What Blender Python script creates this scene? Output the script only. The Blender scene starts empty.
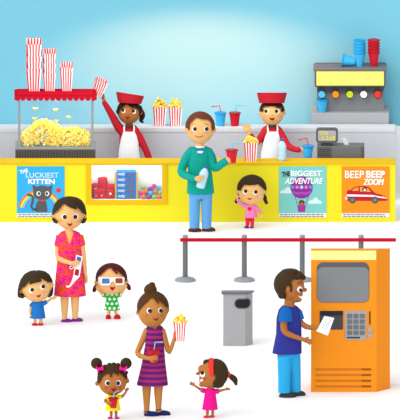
import bpy, bmesh, math, random
from mathutils import Vector, Matrix
from mathutils.bvhtree import BVHTree
from mathutils.geometry import tessellate_polygon

random.seed(7)
TILT = math.radians(12.0)
S, C = math.sin(TILT), math.cos(TILT)
M = 75.0                       # drawing units per metre: all shapes below are written in 1/75 m
COL = bpy.context.scene.collection

# ------------------------------------------------------------------ materials
ALB = 0.875
def lin(h):
    h = h.lstrip('#')
    out = []
    for i in (0, 2, 4):
        c = int(h[i:i+2], 16) / 255
        out.append((c / 12.92 if c <= 0.04045 else ((c + 0.055) / 1.055) ** 2.4) * ALB)
    return (*out, 1)

_mats = {}
def mat(hexc, rough=0.65, spec=0.12, metal=0.0, name=None):
    key = (hexc, rough, spec, metal)
    if key in _mats: return _mats[key]
    m = bpy.data.materials.new(name or 'paint_' + hexc.strip('#'))
    m.use_nodes = True
    b = m.node_tree.nodes['Principled BSDF']
    b.inputs['Base Color'].default_value = lin(hexc)
    b.inputs['Roughness'].default_value = rough
    b.inputs['Specular IOR Level'].default_value = spec
    b.inputs['Metallic'].default_value = metal
    _mats[key] = m
    return m

def nodes_of(m):
    return m.node_tree.nodes, m.node_tree.links, m.node_tree.nodes['Principled BSDF']

def math_node(n, l, op, a, b=None):
    x = n.new('ShaderNodeMath'); x.operation = op
    for i, v in enumerate((a, b)):
        if v is None: continue
        if isinstance(v, (int, float)): x.inputs[i].default_value = v
        else: l.new(v, x.inputs[i])
    return x.outputs[0]

def mix_cols(n, l, fac, c1, c2):
    x = n.new('ShaderNodeMix'); x.data_type = 'RGBA'
    l.new(fac, x.inputs['Factor'])
    for k, c in ((6, c1), (7, c2)):
        if isinstance(c, str): x.inputs[k].default_value = lin(c)
        else: l.new(c, x.inputs[k])
    return x.outputs[2]

def stripe_uv_mat(c1, c2, count, name):
    m = mat(c1, name=name).copy(); n, l, b = nodes_of(m)
    uv = n.new('ShaderNodeUVMap'); sp = n.new('ShaderNodeSeparateXYZ'); l.new(uv.outputs[0], sp.inputs[0])
    f = math_node(n, l, 'FRACT', math_node(n, l, 'MULTIPLY', sp.outputs[0], count))
    g = math_node(n, l, 'GREATER_THAN', f, 0.5)
    l.new(mix_cols(n, l, g, c1, c2), b.inputs['Base Color'])
    return m

def band_mat(c1, c2, period, duty, name, phase=0.0):
    """horizontal woven bands, by the object's own height"""
    m = mat(c1).copy(); m.name = name; n, l, b = nodes_of(m)
    tc = n.new('ShaderNodeTexCoord'); sp = n.new('ShaderNodeSeparateXYZ'); l.new(tc.outputs['Object'], sp.inputs[0])
    f = math_node(n, l, 'FRACT', math_node(n, l, 'ADD', math_node(n, l, 'MULTIPLY', sp.outputs[2], M / period), phase))
    l.new(mix_cols(n, l, math_node(n, l, 'GREATER_THAN', f, duty), c1, c2), b.inputs['Base Color'])
    return m

def flower_mat(c1, c2, name):
    """five-petalled flowers and small dots scattered over cloth"""
    m = mat(c1).copy(); m.name = name; n, l, b = nodes_of(m)
    tc = n.new('ShaderNodeTexCoord'); sp = n.new('ShaderNodeSeparateXYZ'); l.new(tc.outputs['Object'], sp.inputs[0])
    cb = n.new('ShaderNodeCombineXYZ'); l.new(sp.outputs[0], cb.inputs[0]); l.new(sp.outputs[2], cb.inputs[1])
    def layer(scale, base, amp, rnd, off):
        mp = n.new('ShaderNodeVectorMath'); mp.operation = 'ADD'; l.new(cb.outputs[0], mp.inputs[0]); mp.inputs[1].default_value = (off, off*.7, 0)
        v = n.new('ShaderNodeTexVoronoi'); v.voronoi_dimensions = '2D'; v.inputs['Scale'].default_value = scale; v.inputs['Randomness'].default_value = rnd
        l.new(mp.outputs[0], v.inputs['Vector'])
        d = n.new('ShaderNodeVectorMath'); d.operation = 'SUBTRACT'; l.new(mp.outputs[0], d.inputs[0]); l.new(v.outputs['Position'], d.inputs[1])
        q = n.new('ShaderNodeSeparateXYZ'); l.new(d.outputs[0], q.inputs[0])
        an = math_node(n, l, 'ARCTAN2', q.outputs[1], q.outputs[0])
        th = math_node(n, l, 'ADD', math_node(n, l, 'MULTIPLY', math_node(n, l, 'COSINE', math_node(n, l, 'MULTIPLY', an, 5.0)), amp), base)
        ln = n.new('ShaderNodeVectorMath'); ln.operation = 'LENGTH'; l.new(d.outputs[0], ln.inputs[0])
        return math_node(n, l, 'LESS_THAN', math_node(n, l, 'MULTIPLY', ln.outputs['Value'], scale), th)
    g = math_node(n, l, 'MAXIMUM', layer(8.5, .29, .13, .75, 0.0), layer(19, .26, .03, .8, 3.1))
    l.new(mix_cols(n, l, g, c1, c2), b.inputs['Base Color'])
    return m

def dots_mat(c1, c2, px, r, name):
    m = mat(c1).copy(); m.name = name; n, l, b = nodes_of(m)
    tc = n.new('ShaderNodeTexCoord'); sp = n.new('ShaderNodeSeparateXYZ'); l.new(tc.outputs['Object'], sp.inputs[0])
    x = math_node(n, l, 'MULTIPLY', sp.outputs[0], M / px)
    z = math_node(n, l, 'MULTIPLY', sp.outputs[2], M / px)
    row = math_node(n, l, 'MULTIPLY', math_node(n, l, 'MODULO', math_node(n, l, 'FLOOR', math_node(n, l, 'ADD', z, 20.0)), 2.0), 0.5)
    fx = math_node(n, l, 'SUBTRACT', math_node(n, l, 'FRACT', math_node(n, l, 'ADD', math_node(n, l, 'ADD', x, 20.0), row)), 0.5)
    fz = math_node(n, l, 'SUBTRACT', math_node(n, l, 'FRACT', math_node(n, l, 'ADD', z, 20.0)), 0.5)
    d = math_node(n, l, 'SQRT', math_node(n, l, 'ADD', math_node(n, l, 'POWER', fx, 2.0), math_node(n, l, 'POWER', fz, 2.0)))
    l.new(mix_cols(n, l, math_node(n, l, 'LESS_THAN', d, r), c1, c2), b.inputs['Base Color'])
    return m

def glass_mat(name, tint=(0.97, 0.99, 1.0), refl=0.05):
    m = bpy.data.materials.new(name); m.use_nodes = True
    n, l = m.node_tree.nodes, m.node_tree.links
    n.clear()
    out = n.new('ShaderNodeOutputMaterial'); mx = n.new('ShaderNodeMixShader')
    t = n.new('ShaderNodeBsdfTransparent'); t.inputs[0].default_value = (*tint, 1)
    g = n.new('ShaderNodeBsdfGlossy'); g.inputs['Roughness'].default_value = 0.05
    mx.inputs[0].default_value = refl
    l.new(t.outputs[0], mx.inputs[1]); l.new(g.outputs[0], mx.inputs[2]); l.new(mx.outputs[0], out.inputs[0])
    return m

# ------------------------------------------------------------------ mesh pieces: each returns (verts, faces) in drawing units
def join(*ps):
    V, F = [], []
    for v, f in ps:
        o = len(V); V += list(v); F += [tuple(i + o for i in q) for q in f]
    return V, F

def box(x0, x1, y0, y1, z0, z1, bev=0.0, seg=2):
    if bev:
        bm = bmesh.new(); bmesh.ops.create_cube(bm, size=1)
        for v in bm.verts:
            v.co = Vector(((x0+x1)/2 + v.co.x*(x1-x0), (y0+y1)/2 + v.co.y*(y1-y0), (z0+z1)/2 + v.co.z*(z1-z0)))
        bmesh.ops.bevel(bm, geom=bm.edges[:], offset=bev, segments=seg, affect='EDGES', profile=0.5)
        return from_bm(bm)
    V = [Vector(p) for p in ((x0,y0,z0),(x1,y0,z0),(x1,y1,z0),(x0,y1,z0),(x0,y0,z1),(x1,y0,z1),(x1,y1,z1),(x0,y1,z1))]
    return V, [(3,2,1,0),(4,5,6,7),(0,1,5,4),(1,2,6,5),(2,3,7,6),(3,0,4,7)]

def from_bm(bm):
    bm.verts.index_update()
    r = [v.co.copy() for v in bm.verts], [tuple(v.index for v in f.verts) for f in bm.faces]
    bm.free(); return r

def extrude_poly(poly, vec):
    """closed solid from a planar 3D polygon pushed along vec"""
    n = len(poly); V = [Vector(p) for p in poly] + [Vector(p) + Vector(vec) for p in poly]
    tris = tessellate_polygon([[Vector(p) for p in poly]])
    F = [tuple(t) for t in tris] + [tuple(i + n for i in reversed(t)) for t in tris]
    F += [(i, (i+1) % n, (i+1) % n + n, i + n) for i in range(n)]
    bm = to_bm((V, F)); bmesh.ops.recalc_face_normals(bm, faces=bm.faces[:]); return from_bm(bm)

def to_bm(p):
    bm = bmesh.new(); vs = [bm.verts.new(v) for v in p[0]]
    for f in p[1]:
        try: bm.faces.new([vs[i] for i in f])
        except ValueError: pass
    return bm

def ball(c, r, n=20, m=12, rot=None):
    if isinstance(r, (int, float)): r = (r, r, r)
    c = Vector(c); V = []; F = []
    def T(x, y, z):
        p = Vector((x*r[0], y*r[1], z*r[2])); return c + (rot @ p if rot else p)
    V.append(T(0,0,-1))
    for j in range(1, m):
        a = -math.pi/2 + math.pi*j/m
        for i in range(n):
            b = 2*math.pi*i/n; V.append(T(math.cos(a)*math.cos(b), math.cos(a)*math.sin(b), math.sin(a)))
    V.append(T(0,0,1))
    for i in range(n): F.append((0, 1+(i+1)%n, 1+i))
    for j in range(m-2):
        for i in range(n):
            a = 1+j*n+i; b = 1+j*n+(i+1)%n; F.append((a, b, b+n, a+n))
    t = len(V)-1; o = 1+(m-2)*n
    for i in range(n): F.append((o+i, o+(i+1)%n, t))
    return V, F

def rings(rs, close=True):
    """skin a list of rings (equal length)"""
    n = len(rs[0]); V = [Vector(p) for r in rs for p in r]; F = []
    for j in range(len(rs)-1):
        for i in range(n):
            a = j*n+i; b = j*n+(i+1)%n; F.append((a, b, b+n, a+n))
    if close:
        for base, rev in ((0, True), ((len(rs)-1)*n, False)):
            c = sum((V[base+i] for i in range(n)), Vector())/n
            V.append(c); k = len(V)-1
            for i in range(n):
                t = (base+i, base+(i+1)%n, k); F.append(tuple(reversed(t)) if rev else t)
    bm = to_bm((V, F)); bmesh.ops.recalc_face_normals(bm, faces=bm.faces[:]); return from_bm(bm)

def tube(pts, rad, n=14, smooth=0, flat=False):
    """swept tapered tube with rounded ends"""
    pts = [Vector(p) for p in pts]
    if isinstance(rad, (int, float)): rad = [rad]*len(pts)
    rad = list(rad)
    for _ in range(smooth):                         # corner cutting keeps the ends
        np_, nr = [pts[0]], [rad[0]]
        for i in range(len(pts)-1):
            a, b = pts[i], pts[i+1]; ra, rb = rad[i], rad[i+1]
            np_ += [a.lerp(b, .25), a.lerp(b, .75)]; nr += [ra*.75+rb*.25, ra*.25+rb*.75]
        np_.append(pts[-1]); nr.append(rad[-1]); pts, rad = np_, nr
    dirs = []
    for i in range(len(pts)):
        a = pts[max(i-1, 0)]; b = pts[min(i+1, len(pts)-1)]; dirs.append((b-a).normalized())
    up = Vector((0,1,0)) if abs(dirs[0].y) < .9 else Vector((1,0,0))
    rs = []
    def ring(c, d, r):
        nonlocal up
        s = d.cross(up).normalized(); up2 = s.cross(d).normalized(); up = up2
        return [c + (s*math.cos(2*math.pi*i/n) + up2*math.sin(2*math.pi*i/n))*r for i in range(n)]
    if not flat:
        for a in (80, 50, 25): rs.append(ring(pts[0]-dirs[0]*rad[0]*math.sin(math.radians(a)), dirs[0], rad[0]*math.cos(math.radians(a))))
    for p, d, r in zip(pts, dirs, rad): rs.append(ring(p, d, r))
    if not flat:
        for a in (25, 50, 80): rs.append(ring(pts[-1]+dirs[-1]*rad[-1]*math.sin(math.radians(a)), dirs[-1], rad[-1]*math.cos(math.radians(a))))
    return rings(rs)

def lathe(c, prof, n=28):
    """prof: (radius, z)"""
    c = Vector(c)
    return rings([[c + Vector((r*math.cos(2*math.pi*i/n), r*math.sin(2*math.pi*i/n), z)) for i in range(n)] for r, z in prof])

def moved(p, f):
    return [f(v) for v in p[0]], p[1]

def obj(name, p, material, parent=None, smooth=False, uvs=None, mats=None, fmat=None):
    me = bpy.data.meshes.new(name)
    me.from_pydata([tuple(Vector(v)/M) for v in p[0]], [], [tuple(f) for f in p[1]])
    for m in (mats or [material]): me.materials.append(m)
    if fmat:
        for q, k in zip(me.polygons, fmat): q.material_index = k
    if uvs:
        lay = me.uv_layers.new(name='UVMap')
        for q in me.polygons:
            for li, vi in zip(q.loop_indices, q.vertices): lay.data[li].uv = uvs[q.index][list(q.vertices).index(vi)]
    me.validate(); me.update()
    if smooth:
        for q in me.polygons: q.use_smooth = True
        if smooth != 'all':
            me.set_sharp_from_angle(angle=math.radians(45))
    o = bpy.data.objects.new(name, me); COL.objects.link(o)
    if parent is not None: o.parent = parent
    return o

def structure(o):
    o['kind'] = 'structure'; return o

def _tmp(p):
    me = bpy.data.meshes.new('tmp'); me.from_pydata([tuple(v) for v in p[0]], [], p[1]); me.update()
    o = bpy.data.objects.new('tmp', me); COL.objects.link(o); return o

def _take(o):
    dg = bpy.context.evaluated_depsgraph_get()
    ev = o.evaluated_get(dg); me = ev.to_mesh()
    r = [v.co.copy() for v in me.vertices], [tuple(q.vertices) for q in me.polygons]
    ev.to_mesh_clear(); return r

def _drop(*os):
    for o in os:
        me = o.data; bpy.data.objects.remove(o); bpy.data.meshes.remove(me)

def union(ps, voxel=0.4, smooth=4):
    o = _tmp(join(*ps))
    r = o.modifiers.new('r', 'REMESH'); r.mode = 'VOXEL'; r.voxel_size = voxel
    if smooth:
        s = o.modifiers.new('s', 'SMOOTH'); s.factor = 0.5; s.iterations = smooth
    bpy.context.view_layer.update()
    out = _take(o); _drop(o); return out

def subtract(p, cutters):
    o = _tmp(p); cs = []
    for c in cutters:
        k = _tmp(c); b = o.modifiers.new('b', 'BOOLEAN'); b.operation = 'DIFFERENCE'; b.solver = 'EXACT'; b.object = k; cs.append(k)
    bpy.context.view_layer.update()
    out = _take(o); _drop(o, *cs); return out

def ell(cu, cv, ru, rv, n=18, rot=0.0):
    r = math.radians(rot)
    return [(cu + ru*math.cos(a)*math.cos(r) - rv*math.sin(a)*math.sin(r), cv + ru*math.cos(a)*math.sin(r) + rv*math.sin(a)*math.cos(r))
            for a in [2*math.pi*i/n for i in range(n)]]

def rrect(u0, v0, u1, v1, r, n=5):
    out = []
    for cx, cy, a0 in ((u1-r, v1-r, 0), (u0+r, v1-r, 90), (u0+r, v0+r, 180), (u1-r, v0+r, 270)):
        for i in range(n+1):
            a = math.radians(a0 + 90*i/n); out.append((cx + r*math.cos(a), cy + r*math.sin(a)))
    return out

def stroke(pts, w):
    pts = [Vector(p) for p in pts]; L, R = [], []
    for i in range(len(pts)):
        d = (pts[min(i+1, len(pts)-1)] - pts[max(i-1, 0)]).normalized(); n = Vector((-d.y, d.x))
        L.append(tuple(pts[i] + n*w/2)); R.append(tuple(pts[i] - n*w/2))
    return L + R[::-1]

# ------------------------------------------------------------------ things
class Thing:
    """an Empty at the thing's base; u, v are metres-on-the-drawing scaled to 1/75 m, y is depth into the room"""
    def __init__(self, name, label, cat, u, y, z=0.0, group=None, single=None):
        self.u, self.y, self.z = u, y, z
        self.root = bpy.data.objects.new(name, None); COL.objects.link(self.root)
        self.root.empty_display_size = 0.1
        self.root.location = ((u-200)/M, y/M, z/M)
        self.root['label'] = label; self.root['category'] = cat
        if group: self.root['group'] = group
    def P(self, u, v, d=0.0):
        return Vector((u - self.u, d, (222 - v - (self.y + d)*S)/C - self.z))
    def part(self, name, p, m, parent=None, **k):
        return obj(name, p, m, parent or self.root, **k)
    def plate(self, name, poly, d, th, m, parent=None, **k):
        return self.part(name, self.plate_geo(poly, d, th), m, parent, **k)
    def plate_geo(self, poly, d, th):
        return extrude_poly([self.P(u, v, d) for u, v in poly], (0, th, 0))
    def box(self, u0, u1, v0, v1, d0, d1, bev=0):
        """front face covers u0..u1, v0..v1 at depth d0"""
        a = self.P(u0, v1, d0); b = self.P(u1, v0, d0)
        return box(a.x, b.x, d0, d1, a.z, b.z, bev)

def single(o, label, cat, group=None, kind=None):
    o['label'] = label; o['category'] = cat
    if group: o['group'] = group
    if kind: o['kind'] = kind
    return o

def recentre(o):
    """put a lone mesh's origin at its base"""
    me = o.data; n = len(me.vertices)
    c = sum((v.co for v in me.vertices), Vector())/n; c.z = min(v.co.z for v in me.vertices)
    for v in me.vertices: v.co -= c
    o.location = o.location + c
    return o

def words(T, name, s, bbox, d, m, parent, bold=0.02, shear=0.0, rot=0.0, th=0.25, fat=0):
    """lettering fitted to bbox (u0, v0, u1, v1) on the plane at depth d"""
    cu = bpy.data.curves.new('txt', 'FONT'); cu.body = s; cu.size = 1; cu.offset = bold; cu.shear = shear; cu.resolution_u = 3
    o = bpy.data.objects.new('txt', cu); COL.objects.link(o); bpy.context.view_layer.update()
    V, F = _take(o); bpy.data.objects.remove(o); bpy.data.curves.remove(cu)
    x0 = min(v.x for v in V); x1 = max(v.x for v in V); y0 = min(v.y for v in V); y1 = max(v.y for v in V)
    u0, v0, u1, v1 = bbox; cu_, cv_ = (u0+u1)/2, (v0+v1)/2; r = math.radians(rot); W = []
    for v in V:
        a = u0 + (v.x-x0)/(x1-x0)*(u1-u0) - cu_; b = v1 - (v.y-y0)/(y1-y0)*(v1-v0) - cv_
        W.append(T.P(cu_ + a*math.cos(r) + b*math.sin(r), cv_ - a*math.sin(r) + b*math.cos(r), d))
    bm = to_bm((W, F)); bmesh.ops.remove_doubles(bm, verts=bm.verts[:], dist=1e-4)
    ex = bmesh.ops.extrude_face_region(bm, geom=bm.faces[:])
    bmesh.ops.translate(bm, verts=[g for g in ex['geom'] if isinstance(g, bmesh.types.BMVert)], vec=(0, th, 0))
    bmesh.ops.recalc_face_normals(bm, faces=bm.faces[:])
    g = from_bm(bm)
    if fat: g = join(*[moved(g, lambda v, k=k: v + Vector((k*fat, -.02*k, 0))) for k in (-1, 0, 1)])
    return obj(name, g, m, parent)

VIEW = Vector((0, C, -S))
def conform(T, poly, bvh, off, th=1.2, size=1.6):
    """a thin shell in the shape of poly, laid onto the surface in bvh"""
    bm = bmesh.new(); f = bm.faces.new([bm.verts.new((u, v, 0)) for u, v in poly])
    bmesh.ops.triangulate(bm, faces=[f])
    for _ in range(4):
        long = [e for e in bm.edges if e.calc_length() > size]
        if not long: break
        bmesh.ops.subdivide_edges(bm, edges=long, cuts=1, use_grid_fill=False)
        bmesh.ops.triangulate(bm, faces=[q for q in bm.faces if len(q.verts) > 3])
    bm.verts.index_update()
    uv = [(v.co.x, v.co.y) for v in bm.verts]; F = [tuple(v.index for v in q.verts) for q in bm.faces]
    edges = [(e.verts[0].index, e.verts[1].index) for e in bm.edges if len(e.link_faces) == 1]
    bm.free()
    hit = []
    for u, v in uv:
        h = bvh.ray_cast(T.P(u, v, 0) - VIEW*300, VIEW)
        hit.append(h[0])
    known = [(a, T.P(a[0], a[1], 0), h) for a, h in zip(uv, hit) if h is not None]
    V0, V1 = [], []
    for (u, v), h in zip(uv, hit):
        if h is None:                              # over the edge: carry on at its neighbour's depth
            if known:
                q = min(known, key=lambda k: (k[0][0]-u)**2 + (k[0][1]-v)**2); h = T.P(u, v, q[2].y)
            else: h = T.P(u, v, 0)
        V0.append(h - VIEW*off); V1.append(h + VIEW*th)
    n = len(V0)
    F2 = F + [tuple(i+n for i in reversed(q)) for q in F] + [(a, b, b+n, a+n) for a, b in edges]
    b2 = to_bm((V0+V1, F2)); bmesh.ops.recalc_face_normals(b2, faces=b2.faces[:])
    return from_bm(b2)

class Figure(Thing):
    def __init__(self, label, u, vf, skin, y=None, vox=0.36, nm='person', cat='person'):
        y = (222 - vf)/S if y is None else y
        super().__init__(nm, label, cat, u, y)
        self.skin = mat(skin, 0.6, 0.15); self.prims = []; self.vox = vox
    def loft(self, rows, n=28, e=2.0):
        rs = []
        for r in rows:
            v, ul, ur, dep = r[:4]; d = r[4] if len(r) > 4 else 0
            c = self.P((ul+ur)/2, v, d); rx = max((ur-ul)/2, .05)
            ring = []
            for i in range(n):
                a = 2*math.pi*i/n; ca, sa = math.cos(a), math.sin(a)
                ring.append(c + Vector((rx*math.copysign(abs(ca)**(2/e), ca), dep*math.copysign(abs(sa)**(2/e), sa), 0)))
            rs.append(ring)
        return rings(rs)
    def blob(self, u, v, ru, rv, ry=None, d=0.0, rot=0.0):
        ry = ry if ry else (ru+rv)/2
        rz = math.sqrt(max((rv*rv - (ry*S)**2), .2*rv*rv))/C
        R = Matrix.Rotation(math.radians(rot), 3, 'Y') if rot else None
        return ball(self.P(u, v, d), (ru, ry, rz), 24, 16, R)
    def tube(self, pts, rad, **k):
        return tube([self.P(*p) for p in pts], rad, **k)
    def hand(self, w, e1, e3, L, side=1, curl=0.25, spread=0.2, thumb=50):
        """palm, four fingers and a thumb from wrist w (u, v, d); e1 along the fingers, e3 the way the palm faces"""
        w = self.P(*w); e1 = Vector(e1).normalized(); e3 = Vector(e3); e3 = (e3 - e1*e3.dot(e1)).normalized()
        e2 = e3.cross(e1).normalized()*side
        r = max(.072*L, .46); pw = .40*L; out = []
        for t in (-.36, -.12, .12, .36):
            out.append(tube([w + e2*t*pw*.5, w + e1*.28*L + e2*t*pw*1.0, w + e1*.5*L + e2*t*pw*1.05], [.11*L, .125*L, .105*L], 10))
        for k, (t, ln) in enumerate(((.42, .44), (.14, .52), (-.14, .5), (-.42, .38))):
            a = t*spread*2.4; base = w + e1*.47*L + e2*t*pw*1.05
            d0 = e1*math.cos(a) + e2*math.sin(a); p = [base]; c = curl*.6
            for seg in (.42, .32, .26):
                d1 = d0*math.cos(c) + e3*math.sin(c); p.append(p[-1] + d1*seg*ln*L); c += curl
            out.append(tube(p, [r*1.15, r*1.05, r, r*.85], 8))
        a = math.radians(thumb); base = w + e1*.14*L + e2*pw*.4
        d0 = e1*math.cos(a) + e2*math.sin(a); d1 = e1*math.cos(a*.55) + e2*math.sin(a*.55)
        out.append(tube([base, base + d0*.24*L + e3*curl*.06*L, base + d0*.24*L + d1*.2*L + e3*curl*.14*L], [r*1.35, r*1.2, r*.9], 8))
        self.prims += out
    def add(self, *ps): self.prims += list(ps)
    def head(self, u, v, ru, rv, ry=None, chin=0.0):
        v += .5; rv += .5
        self.prims.append(self.blob(u, v, ru, rv, ry or ru*.92))
        self.hd = (u, v, ru, rv, ry or ru*.92)
    def ear(self, u, v, r=2.2):
        self.prims.append(self.blob(u, v, r, r*1.25, r*.8, 1.0))
    def nose(self, u, v, r=1.3):
        hu, hv, ru, rv, ry = self.hd
        k = max(0, 1 - ((u-hu)/ru)**2 - ((v-hv-ry*S*.6)/rv)**2); d = -ry*math.sqrt(k)
        self.prims.append(self.blob(u, v, r, r*.9, r*1.25, d))
    def neck(self, u0, v0, u1, v1, r):
        self.prims.append(self.tube([(u0, v0), (u1, v1)], [r, r*1.1]))
    def make_body(self):
        g = union(self.prims, self.vox, 4)
        self.bvh = BVHTree.FromPolygons(g[0], g[1])
        self.body = obj('body', g, self.skin, self.root, smooth='all')
        return self.body
    def wear(self, name, ps, m, cuts=(), vox=None, smooth=3, inset=True, parent=None, through=80):
        """a garment or a head of hair: one soft mesh; cuts are openings (poly, depth the opening reaches)"""
        g = union(ps, vox or self.vox, smooth)
        if cuts:
            cs = []
            for poly, d1 in cuts:
                a = [self.P(u, v, -90) for u, v in poly]; k = (d1 + 90)/C
                cs.append(extrude_poly(a, VIEW*k))
            g = subtract(g, cs)
        self.last = BVHTree.FromPolygons(g[0], g[1])
        return obj(name, g, m, parent or self.root, smooth=True)
    def patch(self, name, poly, m, on=None, off=.3, parent=None, th=1.0, size=1.6):
        if name == 'mouth':
            cu, cv = sum(p[0] for p in poly)/len(poly), sum(p[1] for p in poly)/len(poly)
            poly = [(cu + (p[0]-cu)*1.2, cv + (p[1]-cv)*1.2) for p in poly]; off = max(off, .3)
        g = conform(self, poly, on or self.bvh, off, th, size)
        return obj(name, g, m, parent or self.root, smooth=True)
    def eye(self, u, v, r, pu, pv, pr, white=True, rv=None):
        r *= .9; pr *= 1.24
        if white:
            e = self.patch('eye', ell(u, v, r, rv or r*1.08), WHITE_EYE, off=.25)
            self.patch('pupil', ell(pu, pv, pr, pr*1.1, 14), BLACK, off=.45, parent=e)
        else:
            self.patch('eye', ell(u, v, r, r), BLACK, off=.3)
    def cheeks(self, pts, m, r=1.9):
        for u, v in pts: self.patch('cheek', ell(u, v, r, r*.8, 14), m, off=.12)
    def shoe(self, u0, u1, v0, v1, m, d=0.0, dep=3.2, toe=1):
        """a low shoe between u0 and u1 lying on the floor, toe towards +u (1), -u (-1) or the viewer (0)"""
        a = self.P(u0, v1, d); b = self.P(u1, v0, d); h = b.z - a.z; L = u1-u0; rs = []
        n = 20
        for k in range(9):
            t = k/8; hh = h*math.sqrt(max(0.02, 1-(t-.05)**2*1.0)) if k < 8 else h*.25
            w = 1 if t < .35 else math.sqrt(max(.02, 1-((t-.35)/.66)**2)); 
            pts = []
            for i in range(n):
                an = 2*math.pi*i/n; x = math.cos(an); y = math.sin(an)
                pts.append(Vector(((u0+u1)/2 - self.u + x*L/2*w, d + y*dep*w, max(0, t*h))))
            rs.append(pts)
        return self.part('shoe', rings(rs), m, smooth=True)

WHITE_EYE = mat('#ffffff', .4); BLACK = mat('#131313', .35, .3); LIP = mat('#b3123a', .5); MOUTH = mat('#a3122f', .5)
WORLD_LO, WORLD_HI, SPOT_W, HEAP_FILL_W, CASE_W, AISLE_FILL_W, SUN_E = 0.3, 1.6, 1600, 5, 2.4, 120, .36
# ================================================================== colours
YEL, GOLD = mat('#f1e228'), mat('#e6b70f')
GREYC, LEDGE = mat('#cdced2'), mat('#dcdde0')
STEEL, STEEL_D, IRON = mat('#939598', .45, .3), mat('#6d6e71', .5, .25), mat('#58595b', .5, .25)
REDM = mat('#c3192d', .8, .0); WHITE = mat('#fdfdfd'); SNOW = mat('#ffffff', .8, .05)
CUP_RED, CUP_BLUE, CUP_BLUE_D = mat('#d2152c', .45, .2), mat('#3fb8ee', .45, .2), mat('#1d9ad6', .45, .2)
CUP_RED_D = mat('#b01026', .45, .2)
STRAW_R, STRAW_B = mat('#e8352f'), mat('#7fd0f3')
STRIPES = stripe_uv_mat('#ef3a34', '#ffffff', 5, 'red_and_white_stripes')
GLASS = glass_mat('clear_glass', (.97, .99, 1.0), .03)
BOTTLE = mat('#bfe4f5', .25, .5)

ZT = 60.8          # serving worktop height
ZS = 53.0          # shelf behind it
YS = 21.6
ZL = 73.6          # ledge of the grey back counter
ZB = 64.6          # its working surface
def zof(v, y): return (222 - v - y*S)/C

# ================================================================== the room
structure(obj('floor', box(-900, 900, -1500, 166, -8, 0), SNOW))
structure(obj('wall_back', box(-900, 900, 167, 175, 0, 340), mat('#7fcadf', .7, .1)))
structure(obj('trim_1', box(-900, 900, 165.4, 167, 0, zof(126, 165.4)), SNOW))

# ================================================================== serving counter (yellow, in front)
t = Thing('serving_counter', 'long yellow serving counter with golden worktop and glass fronted sweet case', 'counter', 200, 0)
x0, x1 = -260, 195.5
c0, c1, cz0, cz1 = 91.5-200, 162-200, zof(200, 0), 58.3
front = join(box(x0, c0, 0, 2, 0, 59), box(c1, x1, 0, 2, 0, 59), box(c0, c1, 0, 2, 0, cz0), box(c0, c1, 0, 2, cz1, 59),
             box(x0, x0+2, 2, 20, 0, 59), box(x1-2, x1, 2, 20, 0, 59), box(x0+2, x1-2, 18.6, 20, 0, 59))
t.part('front_panel', front, YEL)
t.part('worktop', box(x0, x1, -.9, YS, 59, ZT, .25), GOLD)
t.part('service_shelf', join(box(x0, x1, YS-1.6, 57, ZS-2, ZS), box(x0, x1, 55, 56, 0, ZS-2), box(x0, x0+1.5, 20, 55, 0, ZS-2), box(x1-1.5, x1, 20, 55, 0, ZS-2)), LEDGE)
fr = t.part('display_frame', join(box(86-200, c0, -1, .4, zof(204.3, 0), 59), box(c1, 167.2-200, -1, .4, zof(204.3, 0), 59), box(c0, c1, -1, .4, zof(204.3, 0), cz0), box(c0, c1, -1, .4, cz1, 59)), GOLD)
lin_ = t.part('display_lining', join(box(c0, c1, 16.5, 17.5, cz0-.2, cz1), box(c0, c1, 2, 17, cz0-1, cz0), box(c0-.6, c0, 2, 17, cz0, cz1), box(c1, c1+.6, 2, 17, cz0, cz1)), SNOW)
t.part('display_glass', box(c0, c1, .5, .9, cz0, cz1), GLASS)

# ---------------- things in the sweet case
def packet(u, z, y, rot, w, h, label):
    bm = bmesh.new(); bmesh.ops.create_grid(bm, x_segments=8, y_segments=8, size=1)
    g = from_bm(bm)
    def f(k):
        def q(p):
            r = (1-p.x**6)*(1-p.y**6)
            return Vector((p.x*w/2, k*1.7*max(0, r)**.5, (p.y+1)*h/2 + .5*math.sin(p.x*2.2+h)*(1 if p.y > .9 else 0)))
        return q
    a = moved(g, f(-1)); b = moved(g, f(1))
    shell = join(a, (b[0], [tuple(reversed(q)) for q in b[1]]))
    bm = to_bm(shell); bmesh.ops.remove_doubles(bm, verts=bm.verts[:], dist=1e-3); bmesh.ops.recalc_face_normals(bm, faces=bm.faces[:])
    root = bpy.data.objects.new('sweet_packet', None); COL.objects.link(root)
    obj('wrapper', from_bm(bm), mat('#cf1130', .6, .08), root, smooth=True)
    pts = [(-w*.12, h*.66), (w*.16, h*.70), (w*.12, h*.46), (-w*.02, h*.44)]
    if rot % 3 == 0: pts = [(-w*.2, h*.34), (-w*.02, h*.42), (-w*.04, h*.26)]
    obj('white_print', extrude_poly([(p, -1.85, q) for p, q in pts], (0, .9, 0)), WHITE, root)
    root.location = ((u-200)/M, y/M, z/M); root.rotation_euler = (0, math.radians(rot), 0)
    root['label'] = label; root['category'] = 'sweets'; root['group'] = 'red sweet packets in the display case'
zf = cz0 + .05
for a in ((96.5, zf, 11.5, -7, 7.5, 14.5, 'red sweet packet at the rear left of the packet heap'),
          (103.5, zf+.4, 12.5, -3, 9.5, 20.2, 'tallest red sweet packet with a white mark, rear middle of the heap'),
          (110.5, zf, 11, 6, 8.5, 14, 'red sweet packet at the rear right, beside the blue boxes'),
          (96, zf, 6, 9, 6.5, 9, 'small red sweet packet at front left corner of the display case'),
          (102.8, zf, 6.5, -6, 7.5, 10.5, 'small red sweet packet at the front middle of the heap'),
          (109.8, zf, 6, 4, 8, 9.5, 'small red sweet packet at the front right of the heap')):
    packet(*a)
hb = (zof(171.6, 4)-zf)/5
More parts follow.
